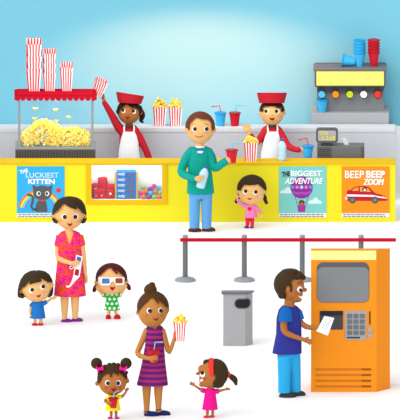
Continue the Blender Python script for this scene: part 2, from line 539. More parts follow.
tops = ['bottom blue lettered sweet box of the stack in the case', 'second blue lettered sweet box up from the case floor', 'middle blue lettered sweet box of the stack of five', 'fourth blue lettered sweet box, just under the top one', 'topmost blue lettered sweet box of the stack in the case']
for k in range(5):
    b = Thing('sweet_box', tops[k], 'sweet box', 126.3, 4, zf + k*hb, 'blue sweet boxes in the display case')
    b.part('carton', box(-9.85, 9.85, 0, 10, 0, hb-.05), mat('#1478c8'))
    b.part('side_flap', box(-11.4, -9.9, .1, 10, 0, hb-.05), GOLD)
    b.part('side_flap', box(9.9, 11.4, .1, 10, 0, hb-.05), GOLD)
    vm = 222 - (b.z + hb/2)*C - 4*S
    words(b, 'lettering', 'nutty', (117.8, vm-1.6, 125.2, vm+1.9), -.25, WHITE, b.root, .015, .25)
    words(b, 'lettering', 'CHEW', (126.2, vm-1.3, 134.6, vm+1.2), -.25, mat('#9a5a3c'), b.root, .03)
eggs = [(143.4, 187.4, '#7cc242', 9, 'lime green'), (149.8, 188.7, '#8a2f9a', 9, 'purple'), (154.2, 186, '#ee1889', 9, 'bright pink'), (158.8, 188, '#28aae2', 9, 'sky blue'),
        (140.9, 193.2, '#ee1889', 7.5, 'bright pink'), (145.6, 191.4, '#f26531', 7, 'orange'), (151, 193.4, '#28aae2', 6.5, 'sky blue'), (156, 191.6, '#f26531', 7, 'orange'), (159.6, 193.1, '#7cc242', 7, 'green'),
        (143.6, 198, '#f26531', 4.5, 'orange'), (149.1, 197.2, '#8a2f9a', 4.5, 'purple'), (154.2, 197, '#7cc242', 4.5, 'green'), (158.6, 198, '#f26531', 4.5, 'orange'),
        (147, 194.8, '#4fc3f0', 11, 'pale blue'), (140.6, 197.3, '#8fd4f2', 9, 'pale blue'), (153.6, 190, '#8fd4f2', 12.5, 'pale blue')]
egg_words = ['lime green sweet egg at the top left of the egg heap', 'upper purple sweet egg, below and left of the top pink one', 'pink sweet egg at the very top of the heap', 'sky blue sweet egg at the upper right by the case edge',
             'bright pink sweet egg at the left edge beside the blue boxes', 'orange sweet egg just right of the left pink egg', 'sky blue sweet egg in the middle of the heap', 'orange sweet egg at middle right beneath the top pink egg', 'green sweet egg against the right wall of the case',
             'orange sweet egg in the bottom row, far left', 'purple sweet egg in the bottom row', 'green sweet egg in the bottom row', 'orange sweet egg in the bottom right corner of the case',
             'pale blue sweet egg sunk in the middle of the heap', 'pale blue sweet egg in the lower left corner behind others', 'pale blue sweet egg at the back of the heap under the top pink one']
for (u, v, h, y, _), lb in zip(eggs, egg_words):
    R = Matrix.Rotation(random.uniform(-.6, .6), 3, 'Y')
    o = obj('sweet_egg', ball(((u-200), y, max(zof(v, y), cz0+2.25)), (2.7, 2.2, 2.2), 16, 10, R), mat(h, .35, .4), smooth='all')
    single(recentre(o), lb, 'sweets', 'sweet eggs in the display case')

# ================================================================== grey back counter
t = Thing('back_counter', 'long grey back counter with pale raised ledge behind the staff', 'counter', 200, 105)
t.part('front_panel', join(box(x0, x1, .6, 3, 0, ZL-3.9), box(x1-2, x1, 3, 60, 0, ZB), box(x0, x0+2, 3, 60, 0, ZB)), GREYC)
t.part('ledge', box(x0, x1, 0, 20, ZL-3.9, ZL, .2), LEDGE)
t.part('rear_surface', join(box(x0, x1, 18, 60.2, ZB-2, ZB), box(x0, x1, 18, 20, ZB, ZL-3.9)), LEDGE)

# ================================================================== striped boxes and popcorn
def box_shell(w0, w1, h, back, dep=.8):
    """tapered open carton, standing at the origin; back wall higher"""
    th = .35
    def ringpts(w, z0, z1): # front-left, front-right, back-right, back-left
        return [Vector((-w/2, -w/2*dep, z0)), Vector((w/2, -w/2*dep, z0)), Vector((w/2, w/2*dep, z1)), Vector((-w/2, w/2*dep, z1))]
    wb = w1 + (w1-w0)*back/h
    top = [Vector((-w1/2, -w1/2*dep, h)), Vector((w1/2, -w1/2*dep, h)), Vector((wb/2, wb/2*dep, h+back)), Vector((-wb/2, wb/2*dep, h+back))]
    bot = ringpts(w0, 0, 0)
    def ins(p, k): return Vector((p.x*(1-k), p.y*(1-k), p.z))
    topi = [ins(p, 2*th/w1) for p in top]; boti = [ins(p, 2*th/w0) + Vector((0, 0, th)) for p in bot]
    V, F, U = [], [], []
    def face(p, uv):
        o = len(V); V.extend(p); F.append(tuple(range(o, o+len(p)))); U.append(uv)
    N = 10
    for i in range(4):
        j = (i+1) % 4
        for k in range(N):
            q0, q1 = k/N, (k+1)/N
            face([bot[i].lerp(bot[j], q0), bot[i].lerp(bot[j], q1), top[i].lerp(top[j], q1), top[i].lerp(top[j], q0)], [(q0, 0), (q1, 0), (q1, 1), (q0, 1)])
            face([boti[i].lerp(boti[j], q1), boti[i].lerp(boti[j], q0), topi[i].lerp(topi[j], q0), topi[i].lerp(topi[j], q1)], [(q1, 0), (q0, 0), (q0, 1), (q1, 1)])
            face([top[i].lerp(top[j], q0), top[i].lerp(top[j], q1), topi[i].lerp(topi[j], q1), topi[i].lerp(topi[j], q0)], [(q0, 1), (q1, 1), (q1, 1), (q0, 1)])
    face([bot[3], bot[2], bot[1], bot[0]], [(.75, 0)]*4); face(boti, [(.75, 0)]*4)
    W, idx, seen = [], [], {}
    for v in V:                                   # weld the strips into one skin
        key = tuple(round(c, 4) for c in v)
        if key not in seen: seen[key] = len(W); W.append(v)
        idx.append(seen[key])
    return W, [tuple(idx[i] for i in f) for f in F], U
def striped_box(label, u, y, z, w0, w1, h, back, group=None, rot=None):
    V, F, U = box_shell(w0, w1, h, back)
    o = obj('popcorn_box', (V, F), STRIPES, uvs=U)
    o.location = ((u-200)/M, y/M, z/M)
    if rot: o.rotation_euler = rot
    return single(o, label, 'popcorn box', group)
def kernels(name, spots, r, label, at, parent=None):
    """popped corn: each piece a few lobes; three creamy yellows"""
    V, F, K = [], [], []
    for p in spots:
        for q in range(5):
            a = Vector((random.uniform(-1, 1), random.uniform(-1, 1), random.uniform(-1, 1))).normalized()*r*.55
            b = ball(Vector(p)+a, r*random.uniform(.5, .72), 8, 6)
            o = len(V); V += b[0]; F += [tuple(i+o for i in f) for f in b[1]]; k = random.choice((0, 0, 1, 1, 2)) if q else 0; K += [k]*len(b[1])
    o = obj(name, (V, F), None, mats=[mat('#ffda3c'), mat('#ffee90'), mat('#f6c426')], fmat=K, smooth='all')
    o.location = Vector(at)/M
    return o
def filled(label, plabel, u, y, z, w0, w1, h, back, top, group=None, rot=None):
    striped_box(label, u, y, z, w0, w1, h, back, group, rot)
    sp = []
    k = w1/2 - .7
    for i in range(46):
        a = random.uniform(0, 6.283); q = math.sqrt(random.random()); x = k*q*math.cos(a)*1.08; yy = k*.8*q*math.sin(a)
        sp.append((x, yy, h + random.uniform(-2.5, 0) + top*(1-q*q*.9)*random.uniform(.55, 1)))
    for i in range(16):
        sp.append((random.uniform(-k, k), -k*.62 + random.uniform(0, 1), h + random.uniform(-.5, 1.2)))
    o = kernels('popcorn', sp, 1.5, plabel, ((u-200), y, z)); o['label'] = plabel; o['category'] = 'popcorn'; o['kind'] = 'stuff'
    if rot: o.rotation_euler = rot

g = 'filled popcorn boxes'
filled('left one of two full striped popcorn boxes on the back ledge', 'popcorn heaped in the left back ledge box', 159.8, 118.5, ZL, 10.6, 13.6, 19.5, 0, 8.4, g)
filled('right one of two full striped popcorn boxes on the back ledge', 'popcorn heaped in the right back ledge box', 175.5, 118.5, ZL, 10.6, 13.6, 19.5, 0, 8.4, g)
filled('full striped popcorn box on the golden worktop beside the man in teal', 'popcorn heaped in the worktop box', 250.8, 9, ZT, 10.8, 13.6, 19.2, 0, 8.4, g)

# ================================================================== popcorn machine
MY = 23
t = Thing('popcorn_machine', 'glass popcorn machine with red scalloped canopy on the serving counter', 'popcorn machine', 55.5, MY, ZS+.03)
D = 30
t.part('base', t.box(15.2, 95.6, 149.3, 165.38, 0, D, .5), IRON)
t.part('base_rail', t.box(15.2, 95.6, 147.2, 149.6, -.4, D, .3), STEEL)
gr = []
for i in range(30):
    u = 17.3 + i*2.62; gr.append(t.box(u-.5, u+.5, 150.6, 157.0, -.45, .3))
t.part('vent_slot', join(*gr), mat('#3f4042', .5))
for u in (19.2, 92.4):
    for d in (.6, D-3):
        a = t.P(u, 147.2, .6); b = t.P(u, 98, .6)
        t.part('corner_post', box(a.x-1.2, a.x+1.2, d, d+2.4, a.z, b.z), STEEL)
za, zb = t.P(0, 147.2, .6).z, t.P(0, 96, .6).z; xa, xb = t.P(20.4, 0, 0).x, t.P(91.2, 0, 0).x
t.part('glass_pane', box(xa, xb, 1.2, 1.6, za, zb), GLASS)
t.part('glass_pane', box(xa, xb, D-1.8, D-1.4, za, zb), GLASS)
t.part('glass_pane', box(xa-1, xa-.6, 3, D-3, za, zb), GLASS)
t.part('glass_pane', box(xb+.6, xb+1, 3, D-3, za, zb), GLASS)
# canopy: flat top, valance with scallops on all four sides
ztop = zof(88.4, MY+D+1) - ZS; ztop_machine = ztop; zv = t.P(0, 97.6, -1.6).z
t.part('canopy', join(box(t.P(17,0,0).x, t.P(93.6,0,0).x, 1.5, D-.5, ztop-2.5, ztop, .3), box(t.P(14.3,0,0).x, t.P(96.8,0,0).x, -1.2, D+1.2, zv, ztop-1.4, .3)), REDM)
def scallops(p0, p1, n, nrm, r):
    out = []
    for i in range(n):
        c = Vector(p0).lerp(Vector(p1), (i+.5)/n); ax = (Vector(p1)-Vector(p0)).normalized()
        pts = [c + ax*r*math.cos(a) + Vector((0, 0, -r*1.2))*math.sin(a) for a in [math.pi*k/8 for k in range(9)]] + [c - ax*r + Vector((0, 0, 1.4)), c + ax*r + Vector((0, 0, 1.4))]
        out.append(extrude_poly(pts, Vector(nrm)*.8))
    return out
xl, xr = t.P(14.3,0,0).x, t.P(96.8,0,0).x
sc = scallops((xl, -1.5, zv+.05), (xr, -1.5, zv+.05), 14, (0, 1, 0), (xr-xl)/28) + scallops((xl, D+.5, zv+.05), (xr, D+.5, zv+.05), 14, (0, 1, 0), (xr-xl)/28)
sc += scallops((xl, -1, zv+.05), (xl, D+1, zv+.05), 6, (1, 0, 0), (D+2)/12) + scallops((xr-.8, -1, zv+.05), (xr-.8, D+1, zv+.05), 6, (1, 0, 0), (D+2)/12)
t.part('valance', join(*sc), REDM)
# the heap of popcorn inside
sp = []
zfl = t.P(0, 147.2, .6).z + .6
def heap(u): # height of the heap's outline above the machine floor, in drawing units
    pts = [(20, 8), (28, 15), (36, 22), (43, 25.5), (50, 23), (57, 20), (63, 15), (70, 16.5), (77, 17), (84, 14), (91, 9)]
    for (a, b), (c, d) in zip(pts, pts[1:]):
        if a <= u <= c: return b + (d-b)*(u-a)/(c-a)
    return 8
for i in range(620):
    u = random.uniform(22.4, 89.2); q = random.random(); y = random.uniform(4, D-5)
    top = heap(u)*(.62 + .38*math.sin(min(1, (y-2)/12)*1.57)) - 2
    if q < .72: z = max(.8, top - random.uniform(0, 1.2))
    else: z = random.uniform(.8, max(1, top)); y = random.uniform(3.8, 6.5)
    sp.append((u-55.5, y, zfl + z))
for i in range(170):
    u = random.uniform(22.2, 89.4); sp.append((u-55.5, random.uniform(3.6, 4.6), zfl + random.uniform(.8, heap(u)*.62)))
o = kernels('popcorn', sp, 1.75, '', (55.5-200, MY, ZS)); single(o, 'heap of yellow popcorn inside the glass popcorn machine', 'popcorn', None, 'stuff')
core = rings([[Vector((-34.2, 6+16*(j/11), zfl)) for j in range(12)]] * 1 + [[Vector((u-55.5, y, z)) for y, z in [(6+16*(j/11), zfl + (0.3 if j in (0, 11) else 1)*max(.4, heap(u)-4.5)) for j in range(12)]] for u in range(22, 90, 4)]) if False else None
for (u, v), lb in zip(((35.4, 109), (55.6, 110.2), (34.7, 119), (68.5, 117.6), (56.3, 121.6)),
                      ('upper left flying piece of popcorn in the machine', 'popcorn piece flying near the top middle of the machine', 'lower left flying piece of popcorn in the machine',
                       'rightmost flying piece of popcorn in the machine', 'popcorn piece hovering just above the middle of the heap')):
    y = MY + 9
    o = kernels('popcorn_piece', [(0, 0, 0), (1.2, .3, .5), (-1.2, 0, .7)], 1.25, '', (u-200, y, zof(v, y))); single(o, lb, 'popcorn', 'popped pieces flying in the machine')

# stacks of boxes on the canopy
zc = ZS + ztop
def stack(u, y, n, w0, w1, h, back, step, lbs, grp):
    for k in range(n):
        striped_box(lbs[k], u, y, zc + k*step, w0, w1, h, back, grp)
stack(33.9, MY+22, 3, 11.6, 15.4, 23.4, 4.2, 12.2, ['bottom striped box of the tallest stack on the popcorn machine', 'middle striped box of the tallest stack on the popcorn machine', 'topmost striped box of the tallest stack on the popcorn machine'], 'empty striped boxes stacked on the popcorn machine')
stack(49.4, MY+22, 3, 10, 12.8, 18.4, 3.6, 9.9, ['bottom striped box of the middle stack on the popcorn machine', 'second striped box of the middle stack on the popcorn machine', 'top striped box of the middle stack on the popcorn machine'], 'empty striped boxes stacked on the popcorn machine')
stack(66.5, MY+22, 2, 9.8, 12.8, 19.6, 3.4, 4.6, ['lower striped box of the shortest stack on the popcorn machine', 'upper striped box of the shortest stack on the popcorn machine'], 'empty striped boxes stacked on the popcorn machine')

# ================================================================== cups, straws, bottles
def cup(label, u, y, z, r0, r1, h, red=True, straw=None, lid=True, group=None, rot=None):
    """straw: list of (du, dz) from the lid centre"""
    t = Thing('drink_cup', label, 'cup', u, y, z, group)
    m, md = (CUP_RED, CUP_RED_D) if red else (CUP_BLUE, CUP_BLUE_D)
    t.part('cup_body', lathe((0, 0, 0), [(r0, 0), (r1, h-1.2), (r1-.22, h-1.2), (r0-.22, .5)]), m, smooth=True)
    if lid:
        t.part('lid', lathe((0, 0, 0), [(r1+.1, h-1.35), (r1+.75, h-1.2), (r1+.75, h-.3), (r1-.2, h), (r1-.5, h)]), md, smooth=True)
    else:
        t.part('rim', lathe((0, 0, 0), [(r1-.1, h-1.3), (r1+.1, h-1.4), (r1+.6, h-1.0), (r1+.6, h-.3), (r1+.1, h), (r1-.1, h-.2)]), md, smooth=True)
    if straw:
        t.part('straw', tube([(a, 0, h+b) for a, b in straw], .55, 8, flat=True), STRAW_B if red else STRAW_R, smooth=True)
    if rot: t.root.rotation_euler = rot
    return t
def cupz(v0, v1): return (v1-v0)/C
g = 'cups with straws'
cup('blue lidded cup with red bent straw on the back ledge', 220.4, 117, ZL, 3.9, 5.4, 13.7, False, [(.5, -.2), (-.6, 6.7), (-9.2, 5.4)], group=g)
cup('red lidded cup with pale blue straw on the back ledge', 234.8, 117, ZL, 3.9, 5.4, 13.7, True, [(.3, -.2), (.9, 7.6), (9.6, 7.0)], group=g)

def bottle(label, u, y, z, h, r, rot=None):
    t = Thing('water_bottle', label, 'bottle', u, y, z)
    t.part('bottle_body', lathe((0, 0, 0), [(r*.86, 0), (r, .8), (r, h*.18), (r*.94, h*.22), (r, h*.26), (r, h*.4), (r*.94, h*.44), (r, h*.48), (r, h*.66), (r*.8, h*.78), (r*.42, h*.88), (r*.4, h*.93)]), BOTTLE, smooth=True)
    t.part('bottle_cap', lathe((0, 0, 0), [(r*.46, h*.92), (r*.46, h*.995), (r*.4, h)]), mat('#2f6fb4'), smooth=True)
    if rot: t.root.rotation_euler = rot
    return t
bottle('clear blue water bottle standing on the worktop before the boy clerk', 282, 9, ZT, 22.2, 4.2)

# ================================================================== soda fountain
SY = 127
t = Thing('soda_fountain', 'dark grey soda fountain with yellow panel and five taps on back counter', 'drink machine', 350, SY, ZB+.03)
zf_ = t.P(0, 113, 0).z
t.part('drip_base', t.box(311, 389, 113, 132.4, 0, 35, .5), mat('#b0b2b5', .5, .2))
t.part('drip_tray', box(t.P(313,0,0).x, t.P(387,0,0).x, 1, 9, zf_-.1, zf_+.25), mat('#a7a9ac', .4, .3))
t.part('cabinet', t.box(317, 384, 80, 113.2, 9, 34, .4), mat('#8a8b8e', .5, .2))
t.part('tap_rail', t.box(317, 384, 86, 91.4, 5.4, 9.4, .3), IRON)
t.part('head', t.box(314.7, 385.6, 69.5, 87.2, 0, 34, .8), IRON)
t.part('sign_panel', t.box(316.4, 384, 71.4, 85.6, -.5, .4, .1), mat('#f8ec78'))
pr = [(-.8, 70.9), (-.8, 69.2), (.4, 67.9), (2, 67.3)]
a = [t.P(350, v, d) for d, v in pr]; zt_ = a[-1].z
prof = [(p.y, p.z) for p in a] + [(18, zt_), (33, zt_-3.4), (34.6, zt_-4.4), (34.6, a[0].z)]
xl, xr = t.P(313.4,0,0).x, t.P(386.8,0,0).x
t.part('lid', extrude_poly([(xl, y, z) for y, z in prof], (xr-xl, 0, 0)), STEEL_D)
for u, h, nm in ((321.7, '#5bc5f2', 'sky blue'), (335.6, '#f7931e', 'orange'), (349.8, '#cadb2a', 'lime green'), (363.7, '#ffffff', 'white'), (377.7, '#ee3a33', 'red')):
    a = t.P(u, 86.5, 3); b = t.P(u, 99.4, 3)
    tp = t.part('tap', join(box(a.x-1.1, a.x+1.1, 2.2, 5.5, b.z+1.6, a.z, .2), box(a.x-.8, a.x+.8, 2.6, 4.2, b.z, b.z+2)), mat('#3c3d3f', .5))
    k = t.P(u, 94.4, 1.2)
    ring = [Vector((k.x + 4.1*math.cos(q), 1.0, k.z + 4.1*math.sin(q))) for q in [6.2832*i/24 for i in range(24)]]
    t.part('knob_ring', extrude_poly(ring, (0, 1.6, 0)), mat('#333436', .5), tp)
    r2 = [Vector((k.x + 3.45*math.cos(q), .35, k.z + 3.45*math.sin(q))) for q in [6.2832*i/24 for i in range(24)]]
    kn = t.part('knob', extrude_poly(r2, (0, .9, 0)), mat(h), tp); kn['label'] = nm + ' tap knob'
cz = ZB + zf_ + .25
cup('blue cup standing under the first tap of the soda fountain', 322.2, SY+4.6, cz, 3.9, 5.5, 13.2, False, None, lid=False)
zl = ZB + zt_
y = SY + 9
lb = ['bottom blue cup of the nested stack on the soda fountain', 'second blue cup from the bottom of the blue stack', 'third blue cup from the bottom of the blue stack', 'fourth blue cup from the bottom of the blue stack', 'top blue cup of the nested stack on the soda fountain']
for k in range(5):
    cup(lb[k], 359.6, y, zl + k*3.1, 3.5, 5.6, 14.2, False, None, False, 'blue cups nested on the soda fountain')
lb = ['bottom red cup of the nested stack on the soda fountain', 'second red cup from the bottom of the red stack', 'third red cup from the bottom of the red stack', 'fourth red cup from the bottom of the red stack', 'top red cup of the nested stack on the soda fountain']
for k in range(5):
    cup(lb[k], 373.8, y, zl + k*3.05, 3.3, 5.7, 14.8, True, None, False, 'red cups nested on the soda fountain')
cup('blue cup lying on its side on top of the soda fountain', 354.6, y, zl + 4.0, 3.7, 5.9, 12.6, False, None, False, rot=(0, math.radians(-80), 0))

# ================================================================== cash register
RY = 25
t = Thing('cash_register', 'dark grey cash register with paper receipt on the serving counter', 'cash register', 340, RY, ZS+.03)
t.part('body', t.box(317, 364.2, 146.6, 164.96, 0, 20, .7), STEEL_D)
t.part('drawer', t.box(317.6, 331.2, 147.2, 158.4, -.5, .4, .1), IRON)
for v in (149.2, 151.2, 153.2, 155.2):
    t.part('drawer_groove', t.box(318, 331, v, v+.5, -.7, .2), mat('#3f4042'))
t.part('right_end', t.box(361, 364.4, 146.8, 158.6, -.4, 19, .3), IRON)
t.part('neck', t.box(321, 332.6, 142, 147, 4, 12), mat('#4b4c4e'))
t.plate('display_housing', rrect(316, 128.6, 338, 143, 3), 2, 6, IRON)
sc_ = t.plate('screen', rrect(318, 130.6, 336, 141, 1.6), 1.6, 1, mat('#a8aaad', .3))
Y2 = mat('#f2e51f')
words(t, 'lettering', 'TOTAL', (319.2, 131.6, 328.4, 134.8), 1.3, Y2, sc_, .02)
words(t, 'lettering', '£ 2.65', (321.8, 136.2, 335.2, 139.9), 1.3, Y2, sc_, .015)
st = []
for k in range(8):
    q = k/7; a = t.P(340.6 + 4.4*math.sin(q*1.3), 138 + 9.2*q, 8 + 2*q); st.append(a)
V = [p for a in st for p in (a, a + Vector((7*(.72+.28*0), 0, 0)) + Vector((0, 0, 0)))]
F = [(2*i, 2*i+1, 2*i+3, 2*i+2) for i in range(7)]
V2 = V + [v + Vector((0, .25, 0)) for v in V]; n = len(V)
F2 = F + [tuple(i+n for i in reversed(f)) for f in F] + [(2*i, 2*i+2, 2*i+2+n, 2*i+n) for i in range(7)] + [(2*i+3, 2*i+1, 2*i+1+n, 2*i+3+n) for i in range(7)] + [(1, 0, n, n+1), (14, 15, 15+n, 14+n)]
t.part('receipt', (V2, F2), SNOW, smooth=True)

# ================================================================== posters on the counter front
def poster(label, u0, u1, bg):
    t = Thing('film_poster', label, 'poster', (u0+u1)/2, -.7, zof(217.5, -.7))
    t.part('sheet', t.box(u0, u1, 166.5, 213.2, 0, .6), mat(bg))
    t.part('credit_strip', t.box(u0, u1, 213.2, 217.4, 0, .6), mat('#f4f4f4'))
    rnd = random.Random(int(u0)); bars = []
    for v in (214.0, 215.9):
        u = u0 + 1.2
        while u < u1 - 4:
            w = rnd.uniform(1.6, 4.6); bars.append(t.box(u, min(u+w, u1-1), v, v+1.05, -.12, .1)); u += w + .7
    t.part('small_print', join(*bars), mat('#85868b'))
    return t
p = poster('sky blue film poster with a grey kitten under a rainbow on the yellow counter', 17, 64.5, '#35aee6')
art = p.part('kitten_print', p.plate_geo(ell(42.4, 193, 9.3, 7.4, 24), -.3, .4), mat('#58595b'))
ART = mat('#58595b')
p.plate('ear_print', [(33.2, 191), (32.4, 185), (38.6, 187.6)], -.32, .4, ART, art); p.plate('ear_print', [(51.6, 191), (52.6, 185), (46.4, 187.6)], -.32, .4, ART, art)
p.plate('body_print', [(38.6, 200), (36.6, 203), (35.2, 208), (35.6, 211), (37, 212), (46.4, 212), (47.6, 210.5), (46.6, 204), (45.4, 200)], -.31, .4, ART, art)
p.plate('tail_print', stroke([(36.4, 209.5), (33, 209.6), (31.2, 206.6), (32.6, 202), (33.2, 197.6), (30.8, 195), (27.2, 195.2)], 2.4), -.31, .4, ART, art)
for u in (38.6, 47.2):
    p.plate('eye_print', ell(u, 193.6, 2.2, 2.4), -.42, .3, mat('#eceff0'), art); p.plate('pupil_print', ell(u+(.4 if u < 42 else -.4), 193.6, 1.2, 1.5), -.54, .3, BLACK, art)
p.plate('nose_print', [(42.2, 195.6), (43.8, 195.6), (43, 196.7)], -.42, .3, BLACK, art)
p.plate('collar_print', stroke([(38.8, 200.2), (42, 200.9), (45.4, 200.2)], 1.2), -.42, .3, mat('#ee3a33'), art)
for k, h in enumerate(('#f26531', '#fbb62b', '#fff04a', '#6fce8b', '#7fd6f5', '#8d6bc2')):
    r = 21.4 - k*1.15; pts = [(40 + r*math.cos(a), 211.5 - r*1.0*math.sin(a)) for a in [math.radians(12 + 156*i/30) for i in range(31)]]
    p.plate('rainbow_print', stroke(pts, 1.2), -.12, .2, mat(h))
p.plate('ball_print', ell(58.4, 190.4, 2.5, 2.5), -.2, .3, mat('#ee3a33'))
words(p, 'lettering', 'THE', (19.6, 169.4, 28, 173.2), -.35, WHITE, p.root, .03, 0, 16)
words(p, 'lettering', 'LUCKIEST', (25.8, 172.6, 58.6, 177.8), -.35, mat('#bfe8fb'), p.root, .02)
words(p, 'lettering', 'KITTEN', (28.2, 179, 54.8, 184), -.35, WHITE, p.root, .03)
p = poster('turquoise film poster with a purple hot air balloon on the yellow counter', 279, 326.4, '#7fcdc6')
bal = p.plate('balloon_print', ell(301.6, 187.4, 11.2, 11.2, 30), -.2, .3, mat('#8e2f9a'))
p.plate('band_print', stroke([(292, 192), (297, 193.6), (301.6, 193), (306, 193.6), (311.2, 192)], 2.6), -.3, .3, mat('#a94bb4'), bal)
for k, u in enumerate((292.6, 297.1, 301.6, 306.1, 310.6)):
    p.plate('dot_print', ell(u, 187.2, 1.7, 1.7), -.34, .3, mat(('#4f9ae0', '#f07ab8', '#9fe0f5', '#f07ab8', '#4f9ae0')[k]), bal)
p.plate('rope_print', stroke([(294.6, 195.6), (297.6, 205.4)], .55), -.16, .3, mat('#7a4a8a'), bal); p.plate('rope_print', stroke([(308.6, 195.6), (305.6, 205.4)], .55), -.16, .3, mat('#7a4a8a'), bal)
p.plate('basket_print', [(297.2, 205.2), (306, 205.2), (305, 212), (298.2, 212)], -.24, .3, mat('#a8399f'), bal)
fc = p.plate('passenger_print', ell(301.7, 202.8, 3.0, 2.8), -.2, .3, mat('#5d3a1e'), bal); p.plate('face_print', ell(301.7, 203.8, 1.9, 1.5), -.3, .3, mat('#b5733d'), bal)
for cu_, cv_ in ((287, 191), (315, 201.3)):
    p.plate('cloud_print', [(cu_-7, cv_+2.4)] + [(cu_ + a, cv_ - b) for a, b in ((-6.6, -.4), (-4.6, 1.2), (-2.6, .8), (-1.6, 2.8), (1, 4), (3, 2.6), (3.6, 1.0), (5.6, .6), (6.8, -1))] + [(cu_+7, cv_+2.4)], -.14, .2, mat('#d3eeeb'))
words(p, 'lettering', 'THE', (282, 171.6, 290, 176.6), -.4, BLACK, p.root, .03, .1, 8)
words(p, 'lettering', 'BIGGEST', (290.8, 170.6, 321.6, 176.2), -.4, WHITE, p.root, .025)
words(p, 'lettering', 'ADVENTURE', (284.6, 178, 323, 184), -.5, WHITE, p.root, .025, .28)
p = poster('orange film poster with a red car on the yellow counter', 341.8, 389.4, '#f7921e')
car = p.plate('car_print', [(347.2, 200.4), (346.6, 191.6), (348, 190.2), (351, 189.8), (354, 187.2), (358, 186.2), (365, 186), (369, 187.2), (373, 191), (376, 193.4), (384, 195.4), (387.4, 198), (387.8, 200), (386, 200.9), (348, 200.9)], -.2, .3, mat('#c21d30'))
p.plate('stripe_print', [(346.8, 194.4), (372, 195), (386.8, 197.8), (387, 198.6), (372, 196.8), (346.8, 196.4)], -.3, .3, WHITE, car)
p.plate('window_print', [(351.6, 190.8), (354.6, 188.2), (358.4, 187.2), (358.4, 190.8)], -.3, .3, mat('#f6a04a'), car); p.plate('window_print', [(360, 190.8), (360, 187.1), (365, 187.2), (368, 188.4), (371, 191.8), (360, 191.6)], -.3, .3, mat('#f6a04a'), car)
p.plate('driver_print', ell(364.6, 189.4, 2.6, 2.3), -.36, .3, mat('#6b4a2a'), car); p.plate('driver_face_print', ell(364.7, 190, 1.4, 1.3), -.44, .3, mat('#e9d8c4'), car)
for u in (352.4, 375):
    w = p.plate('wheel_print', ell(u, 200, 3.5, 3.5, 22), -.4, .3, mat('#58595b'), car); p.plate('hub_print', ell(u, 200, 1.6, 1.6), -.5, .3, mat('#808285'), car)
p.plate('bumper_print', ell(346.2, 198.4, 1.3, 1.3), -.3, .3, mat('#d5dde2'), car); p.plate('headlamp_print', [(382, 195.6), (386.4, 197.8), (384, 197.8)], -.36, .3, mat('#fbd05a'), car)
words(p, 'lettering', 'BEEP', (345, 170.8, 364, 178), -.35, WHITE, p.root, .01)
words(p, 'lettering', 'BEEP', (366.2, 170.8, 385, 177.8), -.35, WHITE, p.root, .03)
words(p, 'lettering', 'ZOOM', (363.4, 178.8, 383.6, 185), -.35, WHITE, p.root, .0, .22, fat=.4)

# ================================================================== barrier
by = (222-280.6)/S
for u, lb in ((185.2, 'grey barrier post at the open end of the red belt, leftmost'), (244.3, 'grey barrier post standing behind the grey litter bin'),
              (302.2, 'grey barrier post behind the head of the man buying tickets'), (361, 'grey barrier post mostly hidden behind the orange ticket machine')):
    t = Thing('barrier_post', lb, 'barrier post', u, by, 0, 'posts of the belt barrier')
    t.part('base', lathe((0, 0, 0), [(10.6, 0), (10.6, .6), (9.4, 2.2), (5, 3.6), (2.8, 4.2), (2, 4.2)], 36), STEEL, smooth=True)
    t.part('post', lathe((0, 0, 0), [(2.6, 3.6), (2.6, 43.2)], 24), STEEL_D, smooth=True)
    t.part('cap', lathe((0, 0, 0), [(2.7, 43.0), (2.7, 46.0), (2.3, 46.6)], 24), STEEL, smooth=True)
zb_ = (222 - 241.6 - (by-3)*S)/C
o = obj('barrier_belt', box(180-200, 396-200, -.5, .5, 0, 3.6, .15), REDM)
o.location = (0, (by-3.3)/M, zb_/M); single(o, 'long red belt stretched across the grey barrier posts', 'barrier belt')

# ================================================================== litter bin
yb = (222-346)/S
t = Thing('litter_bin', 'tall grey litter bin with dark oval slot in front of the barrier', 'bin', 238, yb)
fp = lambda k: [(-14.8*k, 0), (7.2*k, 0), (14.6*k, 8*k), (14.6*k, 16), (11*k, 20), (-11*k, 20), (-14.8*k, 16)]
h = t.P(0, 294, 0).z
t.part('bin_body', extrude_poly([(x, y, 0) for x, y in fp(1)], (0, 0, h)), mat('#a6a8ab', .5, .2))
lp = extrude_poly([(x, y-1 + (0 if y < 1 else 2), h-.2) for x, y in fp(1.12)], (0, 0, 2.4))
lp = ([Vector((v.x, v.y, v.z - (max(0, v.y)*.16 if v.z > h+1 else max(0, v.y)*.0))) for v in lp[0]], lp[1])
t.part('bin_lid', lp, STEEL_D)
def slot(nm, u0, u1, v0, v1, off, m_, par=None):
    r = (v1-v0)/2; cv = (v0+v1)/2
    def pt(u, v):
        p = t.P(u, v, 0); dx = p.x - 7.2
        return Vector((p.x, -off, p.z)) if dx <= 0 else Vector((p.x, dx*8/7.4 - off, p.z))
    left = [(u0+r-r*math.sin(math.radians(q)), cv - r*math.cos(math.radians(q))) for q in range(0, 181, 15)]
    rr = r*.8; right = [(u1-rr+rr*math.sin(math.radians(q)), cv + r*math.cos(math.radians(q))) for q in range(0, 181, 15)]
    edge = 238 + 7.2
    a = extrude_poly([pt(*p) for p in left + [(edge, v1), (edge, v0)]], (0, .9, 0))
    b = extrude_poly([pt(*p) for p in [(edge, v0), (edge, v1)] + right], (0, 1.2, 0))
    return t.part(nm, join(a, b), m_, par)
sl = slot('slot_rim', 234.4, 250.8, 298.6, 308.6, .5, IRON)
slot('slot_opening', 235.4, 249.8, 299.6, 307.6, .8, mat('#242527'), sl)

